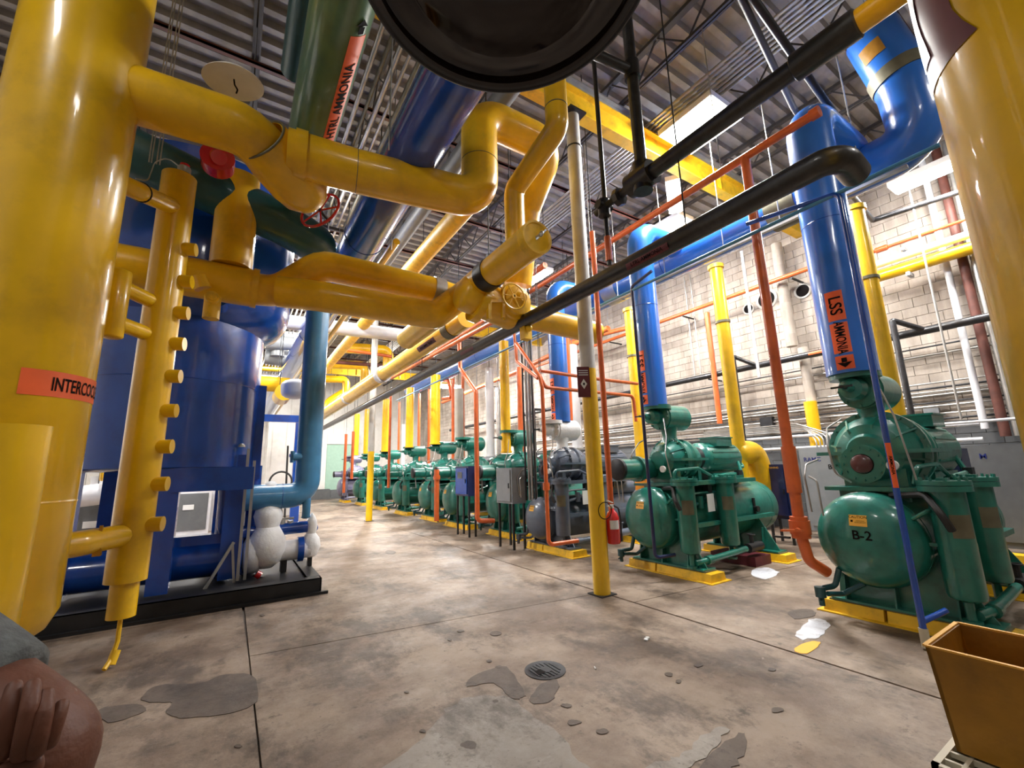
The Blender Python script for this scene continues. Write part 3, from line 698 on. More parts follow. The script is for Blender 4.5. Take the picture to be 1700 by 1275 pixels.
# ---- lines from the blue vessel to the header
zL = 4.0
l0 = P(190, 437, Y=6.2); l1 = P(432, 482, Y=6.15)
rl = rw(l0, 350, 462, 74, 100); rl = .24
t = thing('crossover_line', 'stout yellow crossover pipe in front of the blue vessel, splitting into two bowed branches', 'pipe', l1)
mk('main_run', MB().tube([(-1.3, 6.2, P(230, 445, Y=6.2).z), P(300, 457, Y=6.2), P(425, 480, Y=6.15)], rl, 28, .2), M['yellow2'], t)
u1 = P(462, 484, Y=6.1); u2 = P(535, 440, Y=6.0); u3 = P(722, 483, Y=5.95)
mk('upper_branch', MB().tube([P(420, 480, Y=6.15), u1, u2, u3, P(760, 496, Y=5.95)], .205, 28, .35), M['yellow2'], t)
mk('lower_branch', MB().tube([P(462, 484, Y=6.0), P(530, 492, Y=5.85), P(722, 524, Y=5.7), P(765, 492, Y=5.7)], .20, 28, .10), M['yellow2'], t)
mk('grey_coupling', MB().cyl(P(717, 481, Y=5.95), P(734, 486, Y=5.95), .215, n=28), M['galv'], t)
mk('end_sleeve', MB().cyl(P(418, 478, Y=6.15), P(428, 480, Y=6.15), rl+.012, n=28), M['yellow2'], t)
s0 = P(383, 445, Y=6.2); rs = .235
mk('riser_stub', MB().tube([s0, Vector((s0.x, s0.y, P(372, 290, Y=6.2).z))], rs, 28), M['yellow2'], t)
k0 = P(352, 508, Y=5.95)
mk('side_valve', MB().cyl(k0+Vector((0, 0, -.16)), k0+Vector((0, 0, .12)), .085, n=16).cyl(k0+Vector((0, -.02, .07)), k0+Vector((0, -.13, .07)), .07, n=14).cyl(k0+Vector((0, -.13, .07)), k0+Vector((0, -.145, .07)), .045, n=12), M['ybright'], t)
mk('short_nozzle', MB().cyl(P(330, 460, Y=6.0), (P(330, 460, Y=6.0)+P(345, 500, Y=6.0))/2, .09), M['yellow2'], t)
# ---- long yellow header further back
x2 = 3.2; z2_ = P(700, 578, X=x2).z
ya, yb_ = P(775, 524, X=x2).y, 26.0
t = thing('long_header', 'long yellow header running down the room below the capped one, with a red printed label', 'header', (x2, ya, z2_))
z2f = z2_
mk('pipe_run', MB().tube([(x2, ya, z2_), (x2, 11.5, z2_)], .175, 24).tube([(x2, 11.3, z2_), (x2, yb_, z2_)], .21, 24), M['yellow2'], t)
for y in (7.0, 11.4, 15.5, 21.0): mk('joint_band', MB().cyl((x2, y-.12, z2_), (x2, y+.12, z2_), .222 if y > 11 else .185, n=24), M['white' if y > 11 else 'plate'], t)
pipe_label(t, (x2, 7.9, z2_), (0, 1, 0), .175, (-.8, -.2, -.6), 'HTRL AMMONIA', .9, .11, .085, 'maroon')
# ---- yellow drops to the far compressors
def drop(x, y, zb_, zt_, r, lab, m='yellow', lt=None, name='riser', grp=None, face=(-1, -.3, 0)):
    t = thing(name, lab, 'pipe', (x, y, zb_), grp)
    mk('pipe_run', MB().tube([(x, y, zb_), (x, y, zt_)], r, 24), M[m], t)
    mk('foot_collar', MB().cyl((x, y, zb_), (x, y, zb_+.05), r+.02, n=24), M[m], t)
    if zt_ < 7: mk('hanger_rod', MB().cyl((x, y, zt_), (x, y, ZC), .01, n=6), M['steel'], t)
    if lt: pipe_label(t, (x, y, zb_+lt[1]), (0, 0, -1), r, face, lt[0], lt[2], .13, .10)
    return t
def V_(*a): return Vector(a)
# ---- big blue overhead main, sage pipe, teal pipes (running down the room)
def yrun(px, py, X, ya, yb2, r, lab, m, name='overhead_pipe', n=28, bands=()):
    q = P(px, py, X=X); z = q.z
    t = thing(name, lab, 'pipe', (X, max(ya, 0), z))
    mk('pipe_run', MB().tube([(X, ya, z), (X, yb2, z)], r, n), M[m], t)
    for y in bands: mk('joint_band', MB().cyl((X, y-.04, z), (X, y+.04, z), r+.008, n=n), M[m], t)
    return t, z
t, zz = yrun(735, 160, 1.47, 1.6, 30, .30, 'widest deep blue pipe running overhead down the room, between the yellow loops', 'blue_deep', bands=(6.5, 12))
t, zz = yrun(545, 110, .50, .9, 6.1, .26, 'sage green overhead pipe with an orange ammonia label along it', 'greenpipe')
pipe_label(t, (.50, 4.30, zz), (0, -1, 0), .26, (.62, 0, -.80), 'HTRL AMMONIA', 1.75, .17, .15, arrow=0)
a_ = MB(); cyl_wrap(a_, [(.02, -.03, 0), (.02, .03, 0), (.10, .03, 0), (.10, -.03, 0), (.10, .06, 0), (.18, 0, 0), (.10, -.06, 0)], [(0, 3, 2, 1), (4, 6, 5)], (.50, 3.42, zz), (0, -1, 0), .268, (.62, 0, -.80), along='y')
mk('flow_arrow', a_, M['ink'], t, smooth=False)
t, zz = yrun(490, 110, .255, 1.2, 5.2, .15, 'dark teal overhead pipe alongside the sage green one', 'teal')
# small parallel tubes
q = P(600, 200, Z=7.05)
for k in range(7):
    x = q.x-.42+k*.14
    single('ceiling_tube', f'thin tube in the bundle between the sage and blue pipes, {["outermost by the sage pipe","second from the sage pipe","third from the sage pipe","middle one of the bundle","third from the blue pipe","second from the blue pipe","outermost by the blue pipe"][k]}', 'tube', MB().cyl((x, -1, 7.05), (x, 29, 7.05), .028 if k % 2 else .036, n=10), M['cond' if k % 3 else 'plate'], 'tube bundle left of the blue main')
for i, y in enumerate((4.2, 6.9, 9.5, 12.5)):
    single('tube_rack', 'black strut carrying the thin ceiling tubes, ' + ['closest to the lens', 'second along', 'third along', 'farthest along'][i], 'bracket', MB().bmm((q.x-.6, y-.03, 6.93), (q.x+.55, y+.03, 7.0)).bmm((q.x-.58, y-.01, 6.95), (q.x-.56, y+.01, 7.75)).bmm((q.x+.50, y-.01, 6.95), (q.x+.52, y+.01, 7.75)), M['joist'], 'struts under the tube bundle', smooth=False)
# lilac-grey pipe right of blue main and slim dark one
t, zz = yrun(700, 350, 2.85, 1.5, 29, .15, 'lavender grey pipe running beside the deep blue main', 'cabgrey')
q = P(655, 420, X=1.9); 
single('slim_yellow_line', 'slim yellow line running beside the deep blue main', 'pipe', MB().tube([(1.9, 6.2, q.z+.15), (1.9, 6.4, q.z+.15), (1.9, 29, q.z+.15)], .055, 14), M['yellow2'])
t, zz = yrun(715, 410, 2.75, 5.2, 20, .16, 'yellow-jacketed pipe above the capped header, running down the room', 'ybright')
# flat bundle of conduits above black pipes
for nm, (px, py, X0, x_lab) in {'a': (1255, 85, 4.9, 'right of the near light'), }.items():
    q = P(px, py, Z=7.62)
    for k in range(7):
        x = q.x-.27+k*.09
        single('ceiling_conduit', f'galvanised conduit in the flat bundle over the near light, {["first","second","third","fourth","fifth","sixth","seventh"][k]} from the aisle', 'conduit', MB().cyl((x, -3, 7.62), (x, 29, 7.62), .024, n=8), M['cond'], 'flat bundle of roof conduits')
# ---- black lines
zk = P(1330, 292, X=3.4).z
pe = P(1392, 252, X=3.4); pf = P(545, 706, X=3.4)
sl = (P(1000, 475, X=3.4).z, P(1300, 305, X=3.4).z)
y_e = pe.y; z_e = P(1300, 305, X=3.4).z; zf = P(700, 625, X=3.4).z
t = thing('long_black_line', 'long black insulated pipe running down the whole aisle past the near column', 'pipe', (3.4, y_e, z_e))
rk = .095
mk('pipe_run', MB().tube([(3.72, y_e+.02, z_e-.02), (3.4, y_e, z_e), (3.4, 9, (z_e+zf)/2), (3.4, 26.5, zf)], rk, 24, .13), M['black'], t)
zl = P(1082, 425, X=3.4)
pipe_label(t, (3.4, zl.y, z_e-.03), (0, -1, 0), rk, (-1, -.3, -.35), 'LTRL AMMONIA', .52, .07, .055, 'maroon')
pipe_label(t, (3.4, 6.6, (z_e+zf)/2), (0, -1, 0), rk, (-1, -.3, -.35), '', .5, .06, .05, 'maroon')
# near black line with valve
zk2 = P(1200, 200, X=3.4).z
ka = P(1418, 47, X=3.4); kb = P(1065, 285, X=3.4); kc = P(1003, 322, X=3.4)
t = thing('upper_black_line', 'black insulated pipe high overhead ending in a black valve cross near the grey column top', 'pipe', kb)
mk('pipe_run', MB().tube([(3.4, ka.y-.02, zk2+.0), (3.4, kb.y, zk2)], .078, 20), M['black'], t)
mk('thick_end', MB().tube([(3.4, ka.y-.02, zk2), (3.4, ka.y+.38, zk2)], .105, 20, domes=.02), M['black'], t)
mk('yellow_stub', MB().tube([(3.4, ka.y-.6, zk2), (3.4, ka.y, zk2)], .085, 20), M['yellow2'], t)
kt = Vector((3.4, kb.y, zk2))
mk('valve_body', MB().cyl(kt-Vector((0, .14, 0)), kt+Vector((0, .16, 0)), .13, n=20).cyl(kt-Vector((0, 0, .15)), kt+Vector((0, 0, .17)), .10, n=20).cyl(kt+Vector((0, .30, -.02)), kt+Vector((0, .36, -.02)), .10, n=8).cyl(kt+Vector((0, .1, 0)), kt+Vector((0, .32, 0)), .05), M['black'], t)
mk('vertical_leg', MB().tube([kt, (kt.x, kt.y, 7.7)], .062, 18), M['black'], t)
mk('vertical_elbow', MB().tube([kt+Vector((0, 0, 1.35)), kt+Vector((-.75, .1, 1.35))], .055, 16).cyl(kt+Vector((0, 0, 1.25)), kt+Vector((0, 0, 1.45)), .085), M['black'], t)
mk('tail_run', MB().tube([kt+Vector((0, .3, 0)), (3.4, kc.y+.15, zk2-.02)], .04, 12).cyl((3.4, kc.y+.02, zk2-.12), (3.4, kc.y+.02, zk2+.08), .07, n=10).cyl((3.3, kc.y+.02, zk2), (3.5, kc.y+.02, zk2), .05), M['steel'], t)
# lifting lug on the black line end
# thin black drop from the cross to the orange fitting
q0 = P(994, 205, X=3.45); q1 = P(1012, 440, X=3.45)
t = thing('slim_drop', 'slim black tube hanging from the roof to an orange fitting by the near column', 'pipe', (3.45, q1.y, q1.z))
mk('drop_tube', MB().cyl((3.45, q1.y, q1.z), (3.45, q1.y, 7.7), .028, n=12), M['steel'], t)
mk('orange_fitting', MB().cyl((3.45, q1.y, q1.z+.05), (3.45, q1.y, q1.z+.35), .04, n=14), M['orange'], t)
# two diagonal dark rails (struts) high on the right
for i, (p, q, m_, w_) in enumerate([((1218, -30), (1318, 180), 'joist', .04), ((1238, -20), (1457, 292), 'steel', .045), ((1318, 180), (1352, 232), 'joist', .04), ((1385, 288), (1449, 366), 'steel', .045)]):
    a = P(*p, Z=6.6); b = P(*q, Z=[6.6, 5.95, 6.4, 5.6][i]) if i != 3 else P(*q, X=10.4)
    if i == 3: a = P(*p, Z=6.2)
    single('diagonal_pipe', ['slim dark pipe crossing over the black line, first of two from the aisle', 'longer slim dark pipe crossing over the black line to the blue header', 'short dark pipe end dropping onto the orange rail', 'black pipe slanting from the black line end to the block wall'][i], 'pipe', MB().cyl(a, b, w_, n=10), M[m_])
t = single('wall_black_feed', 'black pipe high on the block wall above the red-brown one', 'pipe', MB().tube([P(1449, 366, X=10.4), P(1600, 316, X=10.4), P(1640, 302, X=10.4)], .05, 12), M['black'])
# ---- blue header and risers
XH = 7.12; zh = P(1190, 400, X=XH).z
yh0 = P(1535, 243, X=XH).y
t = thing('blue_header', 'bright blue header running down the room behind the blue risers', 'header', (XH, yh0, zh))
mk('pipe_run', MB().tube([P(1448, 60, Z=7.25), (XH-.12, yh0+.02, zh+.75), (XH, yh0, zh), (XH, 20.5, zh)], .30, 32, .42), M['blue'], t)
for y in (P(1110, 440, X=XH).y, 9.3, 13.0): mk('joint_ring', MB().torus((XH, y, zh), (0, 1, 0), .301, .006, 32, 6), M['blue_deep'], t)
yb3 = P(1310, 372, X=XH).y
mk('saddle', MB().cyl((XH, yb3-.22, zh), (XH, yb3+.22, zh), .312, n=32), M['plate'], t)
yb4 = P(1022, 487, X=XH).y
mk('saddle', MB().cyl((XH, yb4-.2, zh), (XH, yb4+.2, zh), .312, n=32), M['galv'], t)
mk('grey_sleeve', MB().cyl(lerp((XH-.12, yh0+.02, zh+.75), P(1448, 60, Z=7.25), .12), lerp((XH-.12, yh0+.02, zh+.75), P(1448, 60, Z=7.25), .30), .315, n=32), M['plate'], t)
ra1, ra2 = Vector((XH-.12, yh0+.02, zh+.75)), P(1448, 60, Z=7.25)
tp_ = MB(); vs, fs = rect_grid(.26, .22, 8, 4); cyl_wrap(tp_, vs, fs, lerp(ra1, ra2, .62), ra2-ra1, .306, V_(-1, .25, 0))
mk('tan_patch', tp_, M['bin'], t)
single('header_tray', 'grey rail slung beneath the blue header on thin rods', 'rail', MB().bmm((XH-.42, 1.3, zh-.46), (XH-.36, 14, zh-.42)), M['galv'])
def gooseneck(y, lab, r, zt_, texts, x=5.83, zb_=2.53, m='blue', to=XH):
    t = thing('blue_riser', lab, 'pipe', (x, y, zb_))
    mk('pipe_run', MB().tube([(x, y, zb_), (x, y, zt_), (to, y, zt_), (to, y, zh)], r, 32, .30), M[m], t)
    mk('joint_ring', MB().torus((x, y, zb_+(zt_-zb_)*.55), (0, 0, 1), r, .004, 28, 6), M['blue_deep'], t)
    f = (-1, -.12, 0) if y < 3 else (-1, .12, 0)
    z = zb_+.02
    if texts:
        s = texts
        pipe_label(t, (x, y, zb_+.11*s), (0, 0, -1), r, f, '', .155*s, .17*s, .19*s, arrow=.55)
        pipe_label(t, (x, y, zb_+.39*s), (0, 0, -1), r, f, 'AMMONIA', .345*s, .17*s, .078*s, tall=1.7)
        pipe_label(t, (x, y, zb_+.765*s), (0, 0, -1), r, f, 'LSS', .345*s, .17*s, .155*s, tall=1.05)
    return t
ztop = P(1330, 190, Y=1.94).z
gooseneck(1.94, 'closest bright blue riser, with the largest orange LSS label, over compressor B-2', .245, ztop, 1.0)
gooseneck(4.72, 'second bright blue riser with orange LSS label, over the compressor behind the extinguisher', .215, 5.70, 1.0)
gooseneck(7.17, 'third blue riser, shaded darker, dropping to the white valve on the slate compressor', .20, 5.6, 1.0)
# ---- yellow and white drops of the far units
def px_y(px, py, X): return P(px, py, X=X).y
ys = [px_y(838, 650, 5.8), px_y(723, 650, 5.8), px_y(681, 650, 5.8), px_y(642, 660, 5.8), px_y(609, 690, 5.8), px_y(593, 690, 5.8)]
labs = ['yellow riser over the green compressor behind the grey cabinet, nearest yellow one past the column', 'widest yellow riser beyond the blue cabinet, over a white and teal valve', 'yellow riser just left of the widest one, second of the far row', 'orange-tinted yellow riser right of the slim far column', 'slender yellow riser behind the slim far column', 'slender yellow riser next to the twin orange pipes by the doorway']
zbs = [P(843, 752, Y=ys[0]).z, P(724, 738, Y=ys[1]).z, P(681, 743, Y=ys[2]).z, P(641, 750, Y=ys[3]).z, P(606, 755, Y=ys[4]).z, P(589, 756, Y=ys[5]).z]
rr = [.125, .17, .15, .175, .115, .145]
for y, l, z, r in zip(ys, labs, zbs, rr): drop(5.8, y, z, 4.9, r, l, 'yellow2')
for i, y in enumerate(ys[1:]):
    pass
# rear yellow risers behind the compressors
for (px, py, px2, py2, lab, r) in [(1180, 440, 1229, 764, 'slim yellow riser against the block wall between the two blue risers', .13), (1404, 338, 1500, 760, 'slim yellow riser right behind the closest blue riser', .135), (1026, 510, 1066, 760, 'slim yellow riser with orange stain just right of the near column', .15)]:
    a = P(px2, py2, X=8.6); b = P(px, py, Y=a.y)
    t = thing('rear_riser', lab, 'pipe', (8.6, a.y, 1.9))
    mk('pipe_run', MB().tube([(8.6, a.y, .02), (8.6, a.y, b.z)], r, 20), M['yellow2'], t)
    mk('top_clip', MB().cyl((8.6, a.y, b.z-.05), (8.6, a.y, b.z+.03), r+.03, n=16), M['ybright'], t)
    mk('pipe_clamp', MB().cyl((8.6, a.y, b.z-1.3), (8.6, a.y, b.z-1.25), r+.02, n=16), M['plate'], t)
# ---- orange rails
zo = P(1235, 262, X=5.2).z
ya = P(1358, 198, X=5.2).y; yb5 = 13.0
t = thing('orange_rail', 'orange pipe running high along the aisle over the compressor fronts', 'pipe', (5.2, ya, zo))
mk('pipe_run', MB().tube([(5.2, ya, zo), (5.2, yb5, zo-.05)], .05, 14), M['orange'], t)
mk('end_cap', MB().cyl((5.2, ya-.03, zo), (5.2, ya+.06, zo), .065, n=14), M['orange'], t)
yo = P(1290, 620, X=5.2).y
t = thing('orange_drop', 'thick orange vertical pipe with valves dropping beside compressor B-2', 'pipe', (5.2, yo, .5))
mk('pipe_run', MB().tube([(5.2, yo, zo), (5.2, yo, .80), (5.24, yo-.02, .55), (5.42, yo-.10, .42)], .055, 18, .12), M['orange'], t)
for za, zb_q, rq in ((1.25, 1.75, .072), (.95, 1.0, .085), (.78, .84, .09)): mk('sleeve', MB().cyl((5.2, yo, za), (5.2, yo, zb_q), rq, n=16), M['orange'], t)
mk('ball_valve', MB().cyl((5.2, yo, .82), (5.2, yo, .96), .10, n=14).cyl((5.2, yo, .88), (5.02, yo-.05, .88), .02, n=8).bar((5.04, yo-.1, .88), (5.04, yo+.12, .86), .03, .02), M['orange'], t)
mk('black_handle', MB().bar((5.0, yo+.02, .80), (5.05, yo+.20, .79), .03, .02), M['rubber'], t)
# rail drop next to the near column
xo = 4.62; yq = P(995, 560, X=xo).y
t = thing('orange_drop', 'slim orange vertical pipe hugging the near yellow and grey column', 'pipe', (xo, yq, .9))
mk('hanger_rod', MB().cyl((xo, yq, P(968, 395, X=xo).z), (xo, yq, ZC), .008, n=6), M['steel'], t)
mk('pipe_run', MB().tube([(xo, yq, .80), (xo, yq, P(968, 395, X=xo).z)], .042, 14), M['orange'], t)
def otube(lab, pts, r, m='orange', name='branch_pipe', bend=.08, fit=()):
    t = thing(name, lab, 'pipe', Vector(pts[0]))
    mk('pipe_run', MB().tube(pts, r, 12, bend), M[m], t)
    hp = max((Vector(p) for p in pts), key=lambda v: v.z)
    if hp.z > 2.6: mk('hanger_rod', MB().cyl(hp, (hp.x, hp.y, ZC), .007, n=6), M['steel'], t)
    for f in fit: mk('pipe_fitting', MB().cyl(Vector(f)-Vector((0, 0, .06)), Vector(f)+Vector((0, 0, .06)), r+.025, n=12), M[m], t)
    return t
xa = 4.5
o1 = P(896, 625, X=xa); o2 = P(897, 690, X=xa); ob = P(911, 905, X=xa)
otube('orange pipe dropping in front of the slate compressor and turning along the floor', [P(857, 570, X=xa), o1, (xa, ob.y, o1.z-.2), (xa, ob.y, .34), (xa+.55, ob.y-.1, .36)], .034, fit=[(xa, ob.y, 1.28)])
otube('upper orange branch pipe crossing behind the near column top paint line', [P(897, 615, Y=6.4), P(975, 627, Y=6.4), P(1058, 637, Y=6.4)], .036)
otube('lower orange branch pipe crossing behind the near column and turning down', [P(895, 622, Y=6.4), P(905, 643, Y=6.4), P(1051, 657, Y=6.4), P(1056, 700, Y=6.4)], .036, bend=.12)
otube('orange pipe stepping down past the globe valve, beyond the yellow riser', [P(850, 508, X=4.9), P(858, 600, X=4.9), P(893, 628, X=4.9)], .036)
otube('thick orange riser left of the conduit bundle, behind the nearest far yellow riser', [P(862, 610, X=7.6), P(866, 752, X=7.6)], .095)
otube('thin orange pipe left of the shaded blue riser', [P(942, 560, X=7.9), P(948, 700, X=7.9)], .06)
a = P(790, 650, X=4.9)
otube('orange pipe dropping right of the blue control cabinet to the floor', [P(762, 565, X=4.9), P(764, 612, X=4.9), (4.9, a.y, a.z), (4.9, a.y, .42), (5.3, a.y-.1, .40)], .055, bend=.1)
a = P(725, 800, X=4.9)
otube('rust orange pipe between the blue cabinet and the widest yellow riser, reaching the floor', [(4.9, a.y, 1.62), (4.9, a.y, .22)], .07, fit=[(4.9, a.y, 1.4)])
a = P(646, 760, X=5.0)
otube('thin orange pipe rising right of the slim far column', [(5.0, a.y, 1.0), (5.0, a.y, 4.6)], .05)
a = P(573, 760, X=4.9)
otube('left one of the twin orange pipes by the doorway', [(4.9, a.y, .6), (4.9, a.y, 3.6)], .07)
a = P(585, 760, X=4.9)
otube('right one of the twin orange pipes by the doorway', [(4.9, a.y, 1.3), (4.9, a.y, 3.6)], .07)
xr = 5.5; zr = P(700, 560, X=xr).z
otube('thick orange manifold pipe running down the room above the far compressors', [P(905, 440, X=xr)*1.0, (xr, 26, P(905, 440, X=xr).z)], .07)
q = P(760, 530, X=4.9)
otube('orange rail rising past the black line toward the globe valve', [P(830, 468+60, X=4.3), P(700, 600, X=4.3), P(650, 628, X=4.3)], .05)
for i, (px, py, z0) in enumerate([(768, 590, 0), (697, 590, 0), (712, 700, 0), (752, 700, 0), (664, 640, 0)]):
    q = P(px, py, X=7.2); 
    otube(['orange vertical pipe left of the low light near the block wall', 'orange vertical pipe between the two widest far yellow risers', 'thin red-orange vertical pipe behind the widest yellow riser', 'thicker red-orange vertical pipe in front of the white block wall', 'short orange vertical pipe over the far compressors'][i], [(7.2, q.y, 1.9), (7.2, q.y, 5.2)], .06)
single('cross_pipe', 'orange pipe crossing left to right behind the first far risers', 'pipe', MB().tube([P(705, 628, X=7.2), P(745, 632, X=7.2), P(750, 660, X=7.2), P(735, 662, X=7.2)], .07, 12), M['orange'])
otube('orange pipe along the block wall behind the conduit bundle', [P(735, 668, X=9.5), P(860, 616, X=9.5), P(935, 580, X=9.5), P(1010, 545, X=9.5)], .09)
otube('upper orange pipe along the wall, ending behind the second blue riser', [P(940, 570, X=10.2), P(1052, 545-3, X=10.2)], .075)
# ---- white and grey drops among the far units
for px, py, X, r, zb7, zt7, lab, m in [(813, 660, 7.2, .14, 2.0, 5.0, 'white vertical pipe right of the orange step pipe', 'white'), (762, 690, 7.0, .17, 2.0, 4.6, 'grey vertical pipe in front of the panelled wall', 'column'), (953, 640, 8.4, .15, 2.1, 5.2, 'white vertical pipe between the shaded blue riser and the near column', 'white'), (671, 680, 8, .1, 1.8, 4.2, 'slim white pipe between two far yellow risers', 'white'), (826, 640, 9.3, .09, 2.0, 5.0, 'slim grey pipe behind the nearest far yellow riser', 'cond'), (792, 690, 8.6, .08, 2.0, 4.8, 'slim pale pipe left of the white vertical pipe', 'cond')]:
    q = P(px, py, X=X); drop(X, q.y, zb7, zt7, r, lab, m)
# conduit bundle coming down by the slate compressor
q = P(877, 700, X=5.1)
for k in range(7):
    x = 5.1+(k % 2)*.06; y = q.y+.16-k*.055
    single('vertical_conduit', f'vertical conduit in the bundle left of the slate compressor, {["first","second","third","fourth","fifth","sixth","last"][k]} from the left', 'conduit', MB().cyl((x, y, .95), (x, y, 7.6), .021, n=8), M['cond' if k % 3 else 'steel'], 'vertical conduit bundle')
# ================================================================== COMPRESSOR PACKAGES
def V(*a): return Vector(a)
def unit(X0, Yc, lab, body='green', tank=None, valve=None, stub='long', s=1.0, zt=.79, rt=.46, L=3.35, text=None, name='compressor', detail=2, valve_z=2.36, sticker=True, cr=.80):
    """screw compressor package: x runs from the aisle to the wall, y across, standing on curbs"""
    tank = tank or body; valve = valve or body
    O = V(X0, Yc, 0)
    t = thing(name, lab, 'compressor', O)
    def W(x, y, z): return V(X0+x, Yc+y, z)
    tk = mk('separator_tank', MB().vessel(W(0, 0, zt), W(L, 0, zt), rt, .24, 40), M[tank], t)
    mk('tank_seam', MB().torus(W(.30, 0, zt), (1, 0, 0), rt, .005, 40, 6), M[tank], t)
    mk('tank_seam', MB().torus(W(L-.4, 0, zt), (1, 0, 0), rt, .005, 40, 6), M[tank], t)
    # saddles
    for x in (.42, L-.95):
        zb = .13
        poly = [W(x, .42, zb), W(x, .36, zt), W(x, -.36, zt), W(x, -.50, .62), W(x, -.78, zb)]
        sd = MB().prism([p-V(.01, 0, 0) for p in poly], (1, 0, 0), .02)
        sd.bmm(W(x-.14, -.80, zb), W(x+.14, .45, zb+.02))
        for yy in (-.55, -.1, .32): sd.prism([W(x-.12, yy, zb), W(x+.12, yy, zb), W(x+.07, yy, .5), W(x-.07, yy, .5)], (0, 1, 0), .015)
        mk('saddle', sd, M[body], t, smooth=False)
    # frame rails along the package
    mk('frame_rail', MB().bmm(W(.3, -.58, .66), W(L-.6, -.50, .72)), M[body], t, smooth=False)
    mk('frame_rail', MB().bmm(W(.3, -.60, 1.27), W(L-1.1, -.44, 1.33)), M[body], t, smooth=False)
    mk('deck_plate', MB().bmm(W(.35, -.45, 1.26), W(L-.9, .38, 1.30)).bmm(W(.5, -.3, 1.15), W(.56, .3, 1.3)).bmm(W(2.0, -.3, 1.15), W(2.06, .3, 1.3)), M[body], t, smooth=False)
    # two tall oil filters on the aisle-near side
    for i, x in enumerate((.30, 1.28)):
        f = mk('oil_filter', MB().lathe(W(x, -.62, .36), (0, 0, 1), [(-.03, 0), (-.025, .07), (0, .125), (.03, .135), (.93, .135), (.93, 0)], 28), M[body], t)
        mk('filter_flange', MB().cyl(W(x, -.62, 1.28), W(x, -.62, 1.33), .19, n=28).cyl(W(x, -.62, 1.335), W(x, -.62, 1.375), .19, n=28).bolts(W(x, -.62, 1.375), (0, 0, 1), .16, 10, .012, .03).bmm(W(x-.04, -.66, 1.375), W(x+.04, -.58, 1.40)), M[body], t)
        pl = MB(); vs, fs = rect_grid(.17, .20, 8, 1); cyl_wrap(pl, vs, fs, W(x, -.62, .98), (0, 0, 1), .138, V(-.75, -.75, 0))
        mk('nameplate', pl, M['plate'], t)
        mk('filter_foot', MB().cyl(W(x, -.62, .15), W(x, -.62, .34), .035, n=10).cyl(W(x, -.62, .15), W(x, -.62, .18), .07, n=10), M[body], t)
    mk('oil_line', MB().tube([W(.32, -.66, .22), W(.55, -.72, .24), W(1.5, -.72, .28)], .045, 12).cyl(W(.50, -.72, .24), W(.62, -.72, .245), .06, n=12), M[body], t)
    mk('line_valve', MB().cyl(W(1.55, -.72, .28), W(1.95, -.70, .28), .07, n=10).cyl(W(1.7, -.71, .28), W(1.7, -.71, .46), .03, n=8).torus(W(1.7, -.71, .47), (0, 0, 1), .05, .01, 12, 6), M['steel' if body == 'green' else body], t)
    # compressor casing: two bolted bells around the screws, axis along the package
    zc = 1.66
    cs = MB().lathe(W(.52, 0, zc), (1, 0, 0), [(a_, r_*cr) for a_, r_ in [(0, 0), (0, .17), (.06, .20), (.10, .30), (.24, .385), (.30, .40), (.30, .455), (.35, .455), (.35, .41), (.52, .39), (.55, .43), (.60, .43), (.60, .37), (.74, .36), (.80, .30), (.88, .26), (.88, 0)]], 36)
    cs.bolts(W(.82, 0, zc), (-1, 0, 0), .43*cr, 20, .014, .03)
    mk('casing', cs, M[body], t, sharp=30)
    rb_ = MB()
    for k in range(8):
        a = 2*PI*k/8+.2; c, s_ = math.cos(a), math.sin(a)
        rb_.prism([W(.60, c*.18*cr, zc+s_*.18*cr), W(.82, c*.44*cr, zc+s_*.44*cr), W(.60, c*.30*cr, zc+s_*.30*cr)], V(0, -s_, c), .02)
        rb_.prism([W(1.06, c*.36*cr, zc+s_*.36*cr), W(1.10, c*.43*cr, zc+s_*.43*cr), W(1.40, c*.25*cr, zc+s_*.25*cr)], V(0, -s_, c), .02)
    mk('casing_rib', rb_, M[body], t, smooth=False)['kind'] = 'stuff'
    mk('split_flange', MB().bmm(W(.60, -.50*cr, zc-.02), W(1.30, .50*cr, zc+.02)).bolts(W(.7, -.47*cr, zc+.02), (0, 0, 1), .0, 1, .016, .03), M[body], t, smooth=False)
    for xx in (.62, 1.15): mk('casing_foot', MB().bmm(W(xx, -.28, 1.30), W(xx+.08, .28, 1.48)), M[body], t, smooth=False)
    if stub == 'short':
        mk('end_cover', MB().lathe(W(.55, 0, zc-.12), (-1, 0, 0), [(0, .14), (.12, .15), (.14, .20), (.18, .20), (.18, .105), (.16, .10), (.16, 0)], 32).bolts(W(.37, 0, zc-.12), (-1, 0, 0), .17, 12, .014, .02), M[body], t)
        o = mk('shaft_cap', MB().lathe(W(.38, 0, zc-.12), (-1, 0, 0), [(0, .10), (.03, .098), (.05, .07), (.055, 0)], 24), M['darkred'], t)
    else:
        mk('slide_cylinder', MB().lathe(W(.62, .22, zc-.13), (-1, 0, 0), [(0, .15), (.1, .17), (.30, .17), (.32, .205), (.38, .205), (.38, .16), (.75, .16)], 28).bolts(W(.26, .22, zc-.13), (-1, 0, 0), .185, 10, .012, .02), M[body], t)
        o = mk('cylinder_end', MB().lathe(W(-.13, .22, zc-.13), (-1, 0, 0), [(0, .17), (.05, .17), (.07, .13), (.075, 0)], 28), M['steel'], t)
    # motor
    mt = MB().lathe(W(1.50, 0, zc+.02), (1, 0, 0), [(a_, r_*cr) for a_, r_ in [(0, 0), (0, .24), (.05, .30), (.10, .33), (1.0, .33), (1.08, .28), (1.12, .16), (1.12, 0)]], 32)
